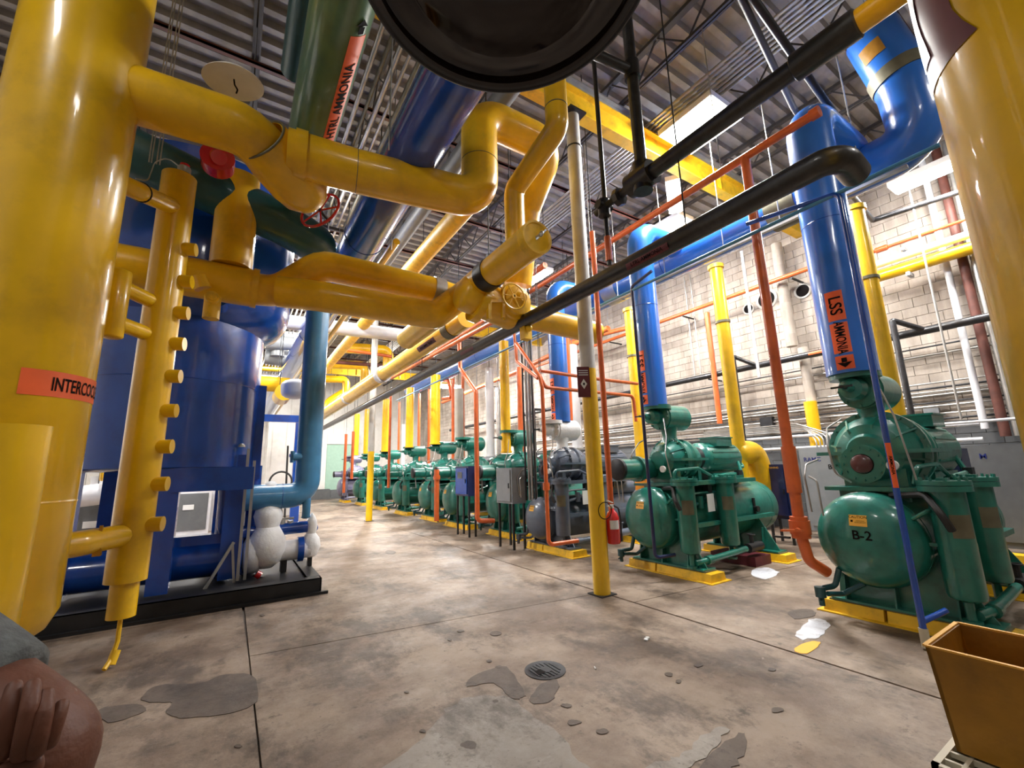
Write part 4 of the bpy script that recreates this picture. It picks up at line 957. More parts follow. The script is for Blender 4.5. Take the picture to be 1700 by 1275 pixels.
    for k in range(16):
        a = 2*PI*k/16; mt.bar(W(1.65, math.cos(a)*.33*cr, zc+.02+math.sin(a)*.33*cr), W(2.45, math.cos(a)*.33*cr, zc+.02+math.sin(a)*.33*cr), .025, .02, up=(0, math.cos(a), math.sin(a)))
    mk('motor', mt, M[body], t, sharp=30)
    mk('junction_box', MB().box(W(2.05, -.08, zc+.36*cr), (.46, .40*cr, .14)).box(W(2.05, -.08, zc+.36*cr+.08), (.50, .44*cr, .02)), M[body], t, smooth=False)
    for yy in (-.26, .18): mk('motor_foot', MB().bmm(W(1.6, yy, 1.30), W(2.5, yy+.08, 1.42)), M[body], t, smooth=False)
    mk('coupling_guard', MB().lathe(W(1.38, 0, zc+.02), (1, 0, 0), [(0, .20), (.14, .20)], 24), M['steel'], t)
    # suction strainer and stop valve on top
    vz = valve_z
    mk('suction_valve', MB().lathe(W(.42, 0, vz), (1, 0, 0), [(-.12, 0), (-.12, .04), (-.02, .05), (0, .11), (.10, .13), (.12, .12), (.20, .12), (.22, .20), (.27, .20), (.27, .215), (.80, .215), (.86, .17), (.90, .06), (.90, 0)], 32).bolts(W(.64, 0, vz), (-1, 0, 0), .185, 8, .014, .025), M[valve], t, sharp=30)
    mk('valve_stem', MB().cyl(W(.18, 0, vz), W(.34, 0, vz), .018, n=8).bar(W(.20, -.10, vz), W(.20, .10, vz), .02, .02), M['steel'], t)
    mk('suction_neck', MB().lathe(W(.88, 0, vz-.15), (0, 0, -1), [(-.05, .16), (.10, .12), (.18, .115), (.26, .15), (.28, .20), (.32, .20), (.42, .19)], 28), M[valve], t)
    mk('inlet_flange', MB().cyl(W(.60, 0, vz+.12), W(.60, 0, vz+.19), .24, n=28), M[valve], t)
    if detail > 0:
        mk('copper_tube', MB().tube([W(.45, -.25, vz-.05), W(.35, -.35, vz-.35), W(.20, -.42, zc+.1), W(.25, -.45, 1.38)], .009, 6, .12).tube([W(.30, .10, 1.35), W(.16, .18, 1.45), W(.14, .2, 1.75), W(.45, .3, 1.95), W(.6, .2, 2.05)], .010, 6, .08), M['cond'], t)
        mk('sight_tube', MB().tube([W(.02, .40, 1.05), W(-.02, .40, 1.42), W(.10, .42, 1.55), W(.3, .38, 1.6)], .010, 6, .06).tube([W(-.02, .28, 1.02), W(-.04, .28, 1.38), W(.08, .40, 1.42)], .010, 6, .05), M['cond'], t)
        mk('hose', MB().tube([W(.35, -.2, 1.22), W(.2, -.5, 1.25), W(.05, -.62, 1.1), W(.1, -.66, .95)], .03, 8, .12), M['rubber'], t)
        # drain piping below the head
        mk('drain_pipe', MB().tube([W(.14, .28, .48), W(.14, .34, .30), W(-.02, .42, .28), W(-.02, .42, .12)], .028, 10, .05).cyl(W(-.02, .42, .20), W(-.02, .42, .30), .05, n=10).bar(W(-.12, .38, .18), W(.08, .46, .18), .02, .015).tube([W(.2, .1, .36), W(.2, .3, .22), W(.0, .36, .24)], .025, 8), M[body if body != 'green' else 'teal'], t)
        mk('oil_return', MB().tube([W(.6, -.46, .95), W(.9, -.50, 1.02), W(1.1, -.52, 1.10), W(1.2, -.50, 1.22)], .03, 8, .05).cyl(W(.8, -.50, .92), W(.8, -.50, 1.1), .05, n=10), M[body], t)
        mk('oil_cooler', MB().vessel(W(1.45, -.12, 1.12), W(2.75, -.12, 1.12), .15, .06, 24), M[body], t)
        mk('relief_valve', MB().cyl(W(2.6, -.1, 1.24), W(2.6, -.1, 1.60), .035, n=10).cyl(W(2.6, -.1, 1.45), W(2.6, -.1, 1.53), .06, n=10).tube([W(2.6, -.1, 1.5), W(2.8, -.1, 1.5), W(2.8, .1, 1.8)], .03, 8), M[body], t)
        mk('pipe_rack', MB().tube([W(.35, -.40, 1.34), W(.35, -.44, 1.50), W(.9, -.46, 1.52), W(1.3, -.46, 1.36)], .022, 8, .06).tube([W(1.2, -.44, 1.36), W(1.7, -.48, 1.40), W(2.2, -.40, 1.40), W(2.3, -.3, 1.6)], .028, 8, .08).tube([W(.2, -.35, 1.0), W(.15, -.5, 1.1), W(.6, -.55, 1.15), W(1.6, -.52, 1.15)], .018, 8, .06), M[body], t)
        mk('sight_glass', MB().cyl(W(2.35, -.44, .80), W(2.35, -.53, .80), .05, n=14).cyl(W(2.35, -.46, .62), W(2.35, -.46, .98), .025, n=10), M['rubber'], t)
        mk('solenoid_valve', MB().box(W(1.0, -.52, 1.20), (.10, .08, .12)).cyl(W(1.0, -.52, 1.26), W(1.0, -.52, 1.33), .03, n=10), M['steel'], t)
        mk('terminal_box', MB().box(W(2.0, -.46, 1.42), (.12, .08, .08)), M['steel'], t)
        mk('gauge', MB().cyl(W(.30, -.28, 1.52), W(.27, -.28, 1.52), .05, n=16), M['paper'], t)
    if detail > 1:
        mk('paper_tag', MB().box(W(.92, -.60, 1.0), (.20, .01, .26), .1), M['paper'], t, smooth=False)
        mk('bracket_box', MB().box(W(.30, -.46, .80), (.16, .20, .03)).box(W(.18, -.30, .9), (.02, .2, .16)), M[body], t, smooth=False)
    if sticker:
        # decals curved on the domed head
        def on_head(u, v):   # u across, v up, metres on the head face
            r = math.hypot(u, v); k = max(0, 1-(r/rt)**2); x = .24-.24*math.sqrt(k)
            return W(x-.004, -u, zt+v)
        def decal(vs, fs, cu, cv, push=0.0):
            mb = MB(); mb.add([on_head(a+cu, b+cv)-V(push, 0, 0) for a, b, *_ in vs], fs); return mb
        vs, fs = rect_grid(.15, .105, 4, 3)
        st = mk('caution_sticker', decal(vs, fs, .0, .20), M['sticker'], t)
        vs, fs = text_geo('CAUTION', .034, True); lb_ = decal(vs, fs, 0, .233, .003)
        vs, fs = text_geo('AMMONIA\nREFRIGERANT', .015); l2 = decal([(a+.02, b, c) for a, b, c in vs], fs, 0, .190, .003); lb_.add(l2.v, l2.f)
        vs, fs = rect_grid(.02, .02, 1, 1); l3 = decal(vs, fs, -.05, .195, .003); lb_.add(l3.v, l3.f)
        mk('lettering', lb_, M['ink'], st, smooth=False, loc=WL(st))
        if text:
            vs, fs = text_geo(text, .12, True); mk('unit_number', decal(vs, fs, .02, .06, .003), M['ink'], t, smooth=False)
    return t
def curb(X0, Yc, x, lab, L=1.45, y0=-.92):
    O = V(X0+x, Yc+y0, 0)
    t = thing('equipment_curb', lab, 'curb', O)
    a = V(X0+x-.17, Yc+y0, 0); b = V(X0+x+.17, Yc+y0+L, 0)
    mk('curb_base', MB().bmm((a.x-.05, a.y-.05, 0), (b.x+.05, b.y+.05, .012)), M['ybright'], t, smooth=False)
    m_ = MB()
    poly = [V(a.x, a.y, .012), V(b.x, a.y, .012), V(b.x-.02, a.y, .115), V(a.x+.02, a.y, .115)]
    mk('curb_beam', m_.prism(poly, (0, 1, 0), L*.62), M['ybright'], t, smooth=False)
    mk('curb_beam', MB().prism([p+V(0, L*.64, 0) for p in poly], (0, 1, 0), L*.36), M['ybright'], t, smooth=False)
    mk('shim_plate', MB().bmm((a.x+.04, a.y+.1, .115), (b.x-.04, b.y-.05, .13)), M['plate'], t, smooth=False)
    return t
U = [
 (5.27, 1.94, 'closest green screw compressor package, its domed tank head marked B-2', dict(stub='short', text='B-2', detail=2, cr=1.02), 'under the B-2 compressor'),
 (5.27, 4.72, 'second green screw compressor package, behind the red fire extinguisher', dict(detail=2, text='B-3' if False else None), 'under the compressor behind the extinguisher'),
 (4.95, 7.17, 'slate grey screw compressor package with a white suction valve', dict(body='greytank', stub='short', valve='ice', rt=.40, zt=.62, detail=2), 'under the slate compressor'),
 (5.30, 9.40, 'green screw compressor package half hidden behind the grey control cabinet', dict(detail=1), 'under the compressor behind the grey cabinet'),
 (5.20, 11.85, 'green screw compressor package behind the blue control cabinet', dict(detail=1), 'under the compressor behind the blue cabinet'),
 (5.30, 14.1, 'green screw compressor package with white and teal valve, below the widest yellow riser', dict(detail=1), 'below the widest yellow riser'),
 (5.25, 16.8, 'green screw compressor package just right of the slim far column', dict(detail=1, sticker=False), 'just right of the slim far column'),
 (5.25, 20.0, 'green screw compressor package seen behind the slim far column', dict(detail=0, sticker=False), 'behind the slim far column'),
 (5.25, 23.4, 'green screw compressor package just left of the slim far column', dict(detail=0, sticker=False), 'just left of the slim far column'),
 (5.05, 26.4, 'lavender grey compressor package, the farthest of the row', dict(body='lilac', detail=0, sticker=False, rt=.5), 'under the farthest compressor'),
]
for X0, Yc, lab, kw, cl in U:
    unit(X0, Yc, lab, **kw)
    curb(X0, Yc, .42, 'yellow curb on the aisle side '+cl)
    LL = kw.get('L', 3.35)
    curb(X0, Yc, LL-.95, 'yellow curb on the wall side '+cl)
# maroon block under the second package
single('maroon_block', 'dark maroon block on the floor under the second green compressor', 'block', MB().bmm((6.9, 3.95, 0), (7.35, 4.7, .14)), M['maroon'], smooth=False)
# ---- control cabinets in front of the far packages
def cabinet(c, d, lab, m, door='cablight', win=None, cat='cabinet', legs=True, writing=None, name='control_cabinet'):
    c = V(*c); t = thing(name, lab, cat, V(c.x, c.y, c.z-d[2]/2))
    mk('cabinet_body', MB().box(c, d), M[m], t, smooth=False)
    if door:
        o = mk('cabinet_door', MB().box((c.x-d[0]/2-.012, c.y, c.z), (.024, d[1]*.86, d[2]*.88)), M[door], t, smooth=False)
        mk('door_latch', MB().box((c.x-d[0]/2-.03, c.y-d[1]*.36, c.z), (.02, .02, .10)), M['steel'], o, smooth=False, loc=WL(t))
    if legs:
        for sx in (-1, 1):
            for sy in (-1, 1):
                mk('leg', MB().bmm((c.x+sx*(d[0]/2-.04)-.02, c.y+sy*(d[1]/2-.04)-.02, 0), (c.x+sx*(d[0]/2-.04)+.02, c.y+sy*(d[1]/2-.04)+.02, c.z-d[2]/2)), M['steel'], t, smooth=False)
    if win: mk('display', MB().box((c.x-d[0]/2-.028, c.y+.05, c.z+d[2]*.2), (.008, d[1]*.35, d[2]*.22)), M[win], t, smooth=False)
    if writing:
        for s, size, dy, dz, ink in writing:
            vs, fs = text_geo(s, size, True); b = MB()
            b.add([(c.x-d[0]/2-.028 if door else c.x-d[0]/2-.004, c.y+dy-a, c.z+dz+b2) for a, b2, *_ in vs], fs)
            mk('lettering', b, M[ink], t, smooth=False)
    return t
q = P(836, 806, X=4.80)
tcab = cabinet((4.98, q.y, q.z), (.34, .62, .72), 'light grey control cabinet on dark legs, left of the conduit bundle', 'cablight', 'cablight')
q = P(765, 800, X=4.85)
cabinet((5.0, q.y, q.z+.02), (.25, .72, .72), 'deep blue control cabinet on thin legs in front of a green compressor', 'navy', 'blue_deep', 'cabgrey')
q = P(1290, 812, X=9.2)
cabinet((9.35, q.y, 1.0), (.4, .45, 1.05), 'navy cabinet with a yellow sticker behind the orange drop pipe', 'navy', 'navy', writing=[('WARNING', .05, 0, .46, 'sticker')])
q = P(1570, 830, X=8.9)
cabinet((9.05, q.y, 1.05), (.4, .55, 1.30), 'tall navy cabinet with a yellow sticker behind the B-2 compressor filters', 'navy', 'navy')
single('warning_sticker', 'yellow warning sticker on the tall navy cabinet behind B-2', 'sticker', MB().box((9.05-.2-.032, q.y, 1.62), (.008, .34, .075)), M['sticker'], smooth=False)
q = P(1378, 800, X=10.3)
cabinet((10.5, q.y, 1.0), (.4, 1.0, 1.7), 'light grey switch cabinet with blue and black lettering behind compressor B-2', 'cablight', 'cablight', legs=False, writing=[('RAMC', .12, .25, .60, 'inkblue'), ('BC', .13, -.10, .44, 'ink')])
cabinet((10.6, 1.2, .95), (.5, 1.9, 1.6), 'long grey switch cabinet by the block wall at the right', 'cabgrey', 'cabgrey', legs=False, writing=[('M', .12, .7, .62, 'inkblue')])
single('wall_curb', 'yellow painted curb in front of the long grey switch cabinet', 'curb', MB().bmm((9.9, .2, 0), (10.15, 2.3, .12)), M['ybright'], smooth=False)
cabinet((10.9, 6.6, .9), (.5, 1.6, 1.8), 'dark grey cabinet by the wall behind the second compressor', 'cabgrey', 'cabgrey', legs=False)
# yellow insulated bend behind the second package
q = P(1250, 770, X=8.95)
t = thing('insulated_bend', 'bulky pale yellow insulated bend at the foot of the slim yellow riser', 'pipe', (9.0, q.y, 1.0))
mk('bend', MB().tube([(8.6, q.y+.1, 1.75), (9.1, q.y+.05, 1.80), (9.25, q.y, 1.1), (9.25, q.y, .7)], .24, 24, .22, domes=.1), M['yellow2'], t)
mk('flange', MB().cyl((9.25, q.y, .62), (9.25, q.y, .70), .28, n=24), M['yellow2'], t)
q = P(1072, 842-25, X=8.3)
single('orange_box', 'small orange and yellow box behind the head of the second green tank', 'box', MB().box((8.3, q.y, 1.15), (.3, .35, .4)), M['orangebox'], smooth=False)
# ================================================================== BLUE VESSEL AND PUMP SKID
t = thing('blue_vessel', 'huge deep blue vessel standing on legs behind the yellow level column', 'vessel', (-.78, 8.0, 1.68))
VX, VY = -.80, 8.05
mk('lower_shell', MB().lathe((VX, VY, 1.70), (0, 0, 1), [(0, 0), (0, 1.02), (.03, 1.08), (2.3, 1.08)], 56), M['blue_deep'], t)
mk('upper_shell', MB().lathe((VX+.08, VY, 3.72), (0, 0, 1), [(0, 1.0), (.12, 1.18), (.30, 1.30), (.5, 1.34), (2.4, 1.34), (2.4, 0)], 56), M['blue_deep'], t)
mk('shell_seam', MB().torus((VX, VY, 2.9), (0, 0, 1), 1.082, .006, 56, 6), M['blue_deep'], t)
pxr = P(445, 700, Y=8.0).x
mk('side_panel', MB().bmm((VX+1.02, VY-.25, 1.55), (VX+1.16, VY+.25, 3.0)), M['blue_deep'], t, smooth=False)
for x, y in ((-.66, 7.12), (.05, 7.5), (-1.7, 7.6), (-.1, 8.9), (-1.5, 8.9)):
    mk('leg', MB().bmm((x-.11, y-.11, .22), (x+.11, y+.11, 1.9)), M['blue_deep'], t, smooth=False)
mk('gusset_plate', MB().bmm((-.62, 6.98, 1.42), (.25, 7.02, 1.72)), M['blue_deep'], t, smooth=False)
q = P(365, 490, Y=6.75); mk('nozzle', MB().cyl((q.x, 6.6, q.z-.1), (q.x, 7.1, q.z-.1), .10, n=16), M['blue_deep'], t)
q = P(408, 385, Y=6.6); mk('riser_tube', MB().cyl((q.x, 6.6, 3.95), (q.x, 6.6, 5.2), .13, n=20), M['blue_deep'], t)
q = P(436, 370, Y=6.5); mk('black_box', MB().box((q.x, 6.55, q.z), (.16, .1, .2)), M['steel'], t, smooth=False)
# teal duct that the sage pipe turns into
q = P(360, 325, Y=6.25)
a = P(215, 252, Y=6.1); b = P(470, 372, Y=6.35)
t = thing('teal_duct', 'broad dark teal pipe crossing behind the angle valve above the blue vessel', 'pipe', b)
mk('pipe_run', MB().tube([a+V(-1.2, 0, 0), a, b, b+V(.45, .15, -.1), V(b.x+.5, b.y+.5, b.z)], .29, 32, .3), M['teal'], t)
q = P(362, 275, Y=5.6); mk('red_valve', MB().cyl(q, q+V(.0, -.18, 0), .17, n=20).cyl(q+V(0, -.18, 0), q+V(.02, -.24, -.05), .08), M['redpaint'], t)
# dusty blue standpipe
sx = P(522, 640, Y=7.7).x; sz = P(507, 832, Y=7.7).z
sx2 = P(508, 810, Y=7.7).x
t = thing('blue_standpipe', 'dusty blue standpipe with a bottom elbow, between the vessel and the compressor row', 'pipe', (sx, 7.7, sz))
xs_ = (sx+sx2)/2
zc_2 = P(460, 824, Y=7.7).z
mk('pipe_run', MB().tube([(xs_, 7.7, 5.6), (xs_, 7.7, zc_2), (xs_-.95, 7.7, zc_2)], .185, 28, .24), M['blue_pale'], t)
mk('drain_leg', MB().cyl((xs_, 7.65, zc_2-.05), (xs_, 7.65, zc_2-.33), .06, n=14).dome((xs_, 7.65, zc_2-.33), (0, 0, -1), .07, .03), M['blue_pale'], t)
mk('joint_ring', MB().torus((xs_-.35, 7.7, zc_2), (1, 0, 0), .186, .004), M['blue_deep'], t)
q = P(487, 758, Y=7.5); mk('side_valve', MB().cyl((q.x, 7.6, q.z), (q.x+.2, 7.62, q.z), .06, n=12).cyl((q.x, 7.6, q.z-.09), (q.x, 7.6, q.z+.09), .035, n=10), M['blue_pale'], t)
# skid
x1, y1_ = P(533, 985, Z=0).x, P(533, 985, Z=0).y
t = thing('pump_skid', 'black steel skid under the blue vessel and white frosted pump', 'skid', (x1-2, y1_+1, 0))
mk('front_beam', MB().bmm((-3.4, y1_, .0), (x1, y1_+.02, .20)).bmm((-3.4, y1_, .19), (x1, y1_+.16, .20)).bmm((-3.4, y1_, 0), (x1, y1_+.16, .01)), M['steel'], t, smooth=False)
mk('end_beam', MB().bmm((x1-.02, y1_, 0), (x1, y1_+2.4, .20)).bmm((x1-.16, y1_+.17, .19), (x1-.02, y1_+2.4, .20)), M['steel'], t, smooth=False)
mk('rear_beam', MB().bmm((-3.4, y1_+2.3, 0), (x1-.03, y1_+2.4, .20)), M['steel'], t, smooth=False)
mk('skid_deck', MB().bmm((-3.4, y1_+.17, .15), (x1-.17, y1_+2.29, .17)), M['steel'], t, smooth=False)
mk('concrete_lip', MB().bmm((-3.5, y1_-.06, 0), (x1+.08, y1_-.005, .035)), M['steel'], t, smooth=False)
YS = 7.75
def S(px, py, y=YS): return P(px, py, Y=y)
zp = S(330, 930).z
t = thing('pump_line', 'fat deep blue horizontal pipe lying low along the skid', 'pipe', S(330, 930))
mk('pipe_run', MB().tube([(-1.6, YS, zp), (S(400, 930).x, YS, zp)], .235, 28), M['blue_deep'], t)
mk('upper_step', MB().bmm((S(285, 905).x, YS-.1, zp+.2), (S(390, 905).x, YS+.12, zp+.34)), M['blue_deep'], t)
mk('end_flange', MB().cyl((S(392, 930).x, YS, zp), (S(398, 930).x, YS, zp), .27, n=28), M['ice'], t)
t = thing('frosted_pump', 'white frost-covered pump and strainer bulging between blue fittings on the skid', 'pump', (S(435, 940).x, YS, .2))
xp = S(440, 930).x
f = MB().lathe((xp, YS-.05, .24), (0, 0, 1), [(0, 0), (.02, .10), (.10, .20), (.25, .26), (.42, .25), (.52, .20), (.60, .155), (.66, .17), (.76, .20), (.84, .18), (.90, .13), (1.0, .12), (1.12, .13), (1.2, .10), (1.26, .05), (1.27, 0)], 28)
mk('strainer', f, M['ice'], t)
mk('pump_body', MB().vessel((S(398, 930).x, YS, zp), (S(438, 930).x, YS, zp), .27, .12, 24), M['ice'], t)
mk('frost_pipe', MB().cyl((S(438, 927).x, YS, zp), (S(498, 925).x, YS, zp), .15, n=24), M['ice'], t)
mk('blue_clamp', MB().cyl((S(492, 925).x, YS, zp), (S(502, 925).x, YS, zp), .185, n=24), M['blue_deep'], t)
x5 = S(514, 925).x
mk('end_strainer', MB().lathe((x5, YS, .30), (0, 0, 1), [(0, 0), (.05, .10), (.18, .15), (.30, .13), (.38, .07), (.48, .09), (.56, .08), (.64, .05), (.70, 0)], 24), M['ice'], t)
mk('strainer_cap', MB().cyl((x5-.1, YS, zp), (x5, YS, zp), .14, n=20), M['ice'], t)
zz1 = S(470, 878).z
mk('blue_valve_line', MB().tube([S(375, 800), S(372, 880), S(395, 884), S(455, 880), S(510, 874)], .09, 16, .1).cyl(S(466, 880), (S(466, 880).x, YS, zp+.1), .06), M['blue_deep'], t)
mk('valve_ring', MB().torus(S(521, 876), (.4, -1, 0), .05, .02, 20, 8), M['blue_deep'], t)
mk('valve_bonnet', MB().cyl(S(468, 884), S(468, 862), .05, n=10).cyl(S(482, 880), S(482, 864), .045, n=10).bar(S(462, 862), S(488, 860), .03, .03), M['galv'], t)
mk('pump_foot', MB().bmm((S(470, 940).x-.04, YS-.08, .17), (S(470, 940).x+.04, YS+.08, zp-.1)), M['steel'], t, smooth=False)
mk('pump_foot', MB().bmm((x5-.03, YS-.05, .17), (x5+.03, YS+.05, .34)), M['steel'], t, smooth=False)
mk('hose', MB().tube([S(420, 955, 7.5), S(455, 968, 7.4), S(490, 962, 7.4), S(520, 955, 7.5)], .018, 8, .1), M['rubber'], t)
mk('red_fitting', MB().cyl(S(425, 952, 7.45), S(432, 956, 7.45), .05, n=10), M['redpaint'], t)
t = thing('pipework_stand', 'blue framed pipework standing between the vessel legs and the frosted pump', 'frame', (S(372, 850).x, 7.9, .2))
for px in (372, 418): mk('upright', MB().cyl((P(px, 850, Y=7.95).x, 7.95, .17), (P(px, 850, Y=7.95).x, 7.95, 1.75), .095, n=18), M['blue_deep'], t)
for py in (842, 884): mk('cross_pipe', MB().cyl(P(372, py, Y=7.95), P(420, py, Y=7.95), .07, n=14), M['blue_deep'], t)
mk('paper_tag', MB().box(P(386, 838, Y=7.8), (.12, .01, .22)).box(P(384, 865, Y=7.8), (.1, .01, .16)), M['paper'], t, smooth=False)
# galvanised strut stand
t = thing('strut_stand', 'galvanised strut stand with a diagonal brace at the front of the skid', 'stand', (S(395, 960).x, 7.33, .2))
for dx in (0, .085):
    xa_ = P(394, 960, Y=7.33).x+dx*1.0
    mk('strut_post', MB().bmm((xa_-.018, 7.31, .20), (xa_+.018, 7.35, P(398, 745 if dx == 0 else 765, Y=7.33).z)), M['galv'], t, smooth=False)
mk('brace', MB().bar(P(326, 1000, Y=7.24), P(388, 900, Y=7.3), .035, .035), M['galv'], t, smooth=False)
mk('brace', MB().bar(P(388, 967, Y=7.33), P(386, 900, Y=7.33), .03, .03), M['galv'], t, smooth=False)
single('post_cap', 'pale round cap on top of the galvanised strut stand', 'cap', MB().dome(P(401, 742, Y=7.33)-V(0, 0, .0), (0, 0, 1), .045, .05), M['galv'])
# ---- things seen behind the vessel
def back_box(px0, py0, px1, py1, Y, dep, name, lab, cat, m, door=None, foot=True):
    a = P(px0, py1, Y=Y); b = P(px1, py0, Y=Y)
    z0 = 0 if foot else a.z
    t = thing(name, lab, cat, ((a.x+b.x)/2, Y, z0))
    mk('body', MB().bmm((a.x, Y, z0), (b.x, Y+dep, b.z)), M[m], t, smooth=False)
    if door:
        mk('front_panel', MB().bmm((a.x+.06, Y-.02, z0+(b.z-z0)*.12), (b.x-.06, Y, z0+(b.z-z0)*.92)), M[door], t, smooth=False)
        mk('panel_label', MB().box(((a.x+b.x)/2-.1, Y-.03, z0+(b.z-z0)*.62), (.25, .01, .14)), M['paper'], t, smooth=False)
    return t
back_box(288, 812, 352, 862, 15.5, .8, 'storage_cabinet', 'dark grey cabinet with a white label seen under the blue vessel', 'cabinet', 'white', 'cabgrey')
back_box(262, 768, 372, 808, 16.4, .2, 'white_partition', 'white partition seen under the blue vessel', 'partition', 'white', None)
back_box(128, 836, 198, 872, 13.0, 1.0, 'storage_cabinet', 'grey cabinet seen between the intercooler vessel and the level column', 'cabinet', 'cabgrey', 'cabgrey')
q = P(160, 820, Y=12.6)
single('white_pipe', 'white jacketed pipe seen between the intercooler vessel and the level column', 'pipe', MB().tube([P(120, 826, Y=12.6), P(200, 816, Y=12.6)], .22, 20), M['white'])
single('white_pipe', 'short white vertical pipe seen beside the level column', 'pipe', MB().tube([P(168, 790, Y=12.8), P(166, 815, Y=12.8)], .16, 18), M['white'])
single('yellow_ring', 'yellow ring fitting seen beside the level column', 'fitting', MB().torus(P(171, 783, Y=12.4), (1, .2, 0), .16, .04), M['ybright'])
a = P(445, 812, Y=20); b = P(500, 698, Y=20)
t = thing('white_door', 'white double door under a blue beam, left of the dusty blue standpipe', 'door', ((a.x+b.x)/2, 20, 0))
mk('door_leaf', MB().bmm((a.x, 20, 0), ((a.x+b.x)/2-.01, 20.06, b.z)), M['wallw'], t, smooth=False)
mk('door_leaf', MB().bmm(((a.x+b.x)/2+.01, 20, 0), (b.x, 20.06, b.z)), M['wallw'], t, smooth=False)
mk('door_sign', MB().box(((a.x+b.x)/2+.3, 19.97, b.z*.62), (.3, .02, .12)), M['inkblue'], t, smooth=False)
mk('door_frame', MB().bmm((a.x-.15, 19.95, 0), (a.x, 20.1, b.z+.1)).bmm((b.x, 19.95, 0), (b.x+.15, 20.1, b.z+.1)).bmm((a.x-.15, 19.95, b.z), (b.x+.15, 20.1, b.z+.2)), M['wallw'], t, smooth=False)
c1_, c2_ = P(430, 697, Y=17), P(508, 697, Y=17)
t = thing('blue_portal', 'blue steel portal beam over the white door', 'frame', (c2_.x, 17, 0))
mk('portal_beam', MB().bmm((c1_.x, 17, c1_.z-.05), (c2_.x, 17.2, c1_.z+.20)), M['blue_deep'], t, smooth=False)
mk('portal_post', MB().bmm((c2_.x-.32, 17, 0), (c2_.x-.04, 17.2, c1_.z-.06)), M['blue_deep'], t, smooth=False)
mk('portal_post', MB().bmm((c1_.x-.32, 17, 0), (c1_.x-.04, 17.2, c1_.z-.06)), M['blue_deep'], t, smooth=False)
single('hose_coil', 'dark hose coil with yellow line by the white door', 'hose', MB().torus(P(466, 800, Y=16), (0, 1, 0), .32, .03, 24, 8).cyl(P(478, 740, Y=16), (P(476, 815, Y=16).x, 16, .01), .03, n=8), M['rubber'])
# lateral pipes at the far left, high
for i, (p, q_, Y_, r, m_, lab) in enumerate([
    ((420, 528), (668, 557), 12.0, .19, 'white', 'white jacketed pipe crossing the room high beyond the blue standpipe'),
    ((440, 568), (512, 572), 16.0, .24, 'cablight', 'grey duct crossing behind the standpipe, upper one'),
    ((440, 590), (500, 598), 16.5, .30, 'cablight', 'grey duct crossing behind the standpipe, lower one'),
    ((432, 636), (480, 640), 15.0, .24, 'yellow2', 'yellow pipe crossing left of the standpipe, low among the grey ducts'),
    ((430, 612), (480, 615), 18.0, .08, 'yellow2', 'thin yellow pipe crossing between the grey ducts'),
    ((540, 600), (650, 608), 19.0, .08, 'primer', 'rust pipe crossing far beyond the long yellow header'),
    ((560, 578), (650, 592), 15.8, .06, 'orange', 'slim rust pipe crossing just above the elbowed yellow drops')]):
    o = single('cross_pipe', lab, 'pipe', MB().tube([P(*p, Y=Y_), P(*q_, Y=Y_)], r, 18), M[m_])
    a = lerp(P(*p, Y=Y_), P(*q_, Y=Y_), .6); mk('hanger_rod', MB().cyl(a, (a.x, a.y, ZC), .012, n=6), M['steel'], o, loc=WL(o))
single('grey_duct', 'short grey vertical duct joining the two grey cross ducts', 'duct', MB().tube([P(462, 540, Y=16.2), P(460, 592, Y=16.2)], .22, 18), M['cablight'])
t = thing('left_header', 'yellow header running down the room left of the standpipe, ending in a white domed cap', 'header', P(490, 622, Y=15))
qa = P(490, 622, X=.9)
mk('pipe_run', MB().tube([(.9, 11.5, qa.z), (.9, qa.y+3, qa.z)], .20, 24), M['yellow2'], t)
mk('hanger_rod', MB().cyl((.9, 13, qa.z), (.9, 13, ZC), .01, n=6), M['steel'], t)
mk('domed_cap', MB().tube([P(490, 640, Y=qa.y-.5), P(490, 652, Y=qa.y-.5)], .24, 24, domes=.12), M['white'], t)
# yellow elbowed drops above the far row
for px, py, Y_, r, lab in [(645, 582, 17.0, .21, 'upper elbowed yellow drop just right of the slim far column top'), (606, 607, 20.5, .20, 'middle elbowed yellow drop above the farthest units'), (575, 630, 25, .2, 'farthest elbowed yellow drop near the doorway')]:
    q = P(px, py, Y=Y_)
    single('elbow_drop', lab, 'pipe', MB().tube([(3.3, Y_, q.z), (q.x, Y_, q.z), (q.x, Y_, q.z-.9)] if q.x < 3.2 else [(3.2, Y_, q.z-.1), (q.x, Y_, q.z), (q.x, Y_, q.z-1.0)], r, 18, .25), M['yellow2'])
q = P(536, 672, Y=27.5); single('curved_pipe', 'yellow curved pipe in front of the far wall beside the standpipe', 'pipe', MB().tube([P(570, 652, Y=27.5), P(545, 668, Y=27.5), P(538, 690, Y=27.5)], .25, 16, .6), M['yellow2'])
# white dish lamp behind pipe A
q = P(388, 136, Z=5.62)
t = thing('white_dish', 'shallow white dish with a black hook, peeping over the thick yellow suction line', 'dish', q)
mk('dish', MB().lathe(q, (.12, .10, -1), [(-.12, .05), (-.06, .20), (.0, .27), (.01, .275), (.0, .265), (-.04, .2), (-.05, 0)], 36), M['wallw'], t)
mk('hook', MB().tube([q+V(0, 0, .03), q+V(.01, 0, -.03), q+V(.04, .02, -.06), q+V(.03, .03, -.10)], .008, 6, .02), M['ink'], t)
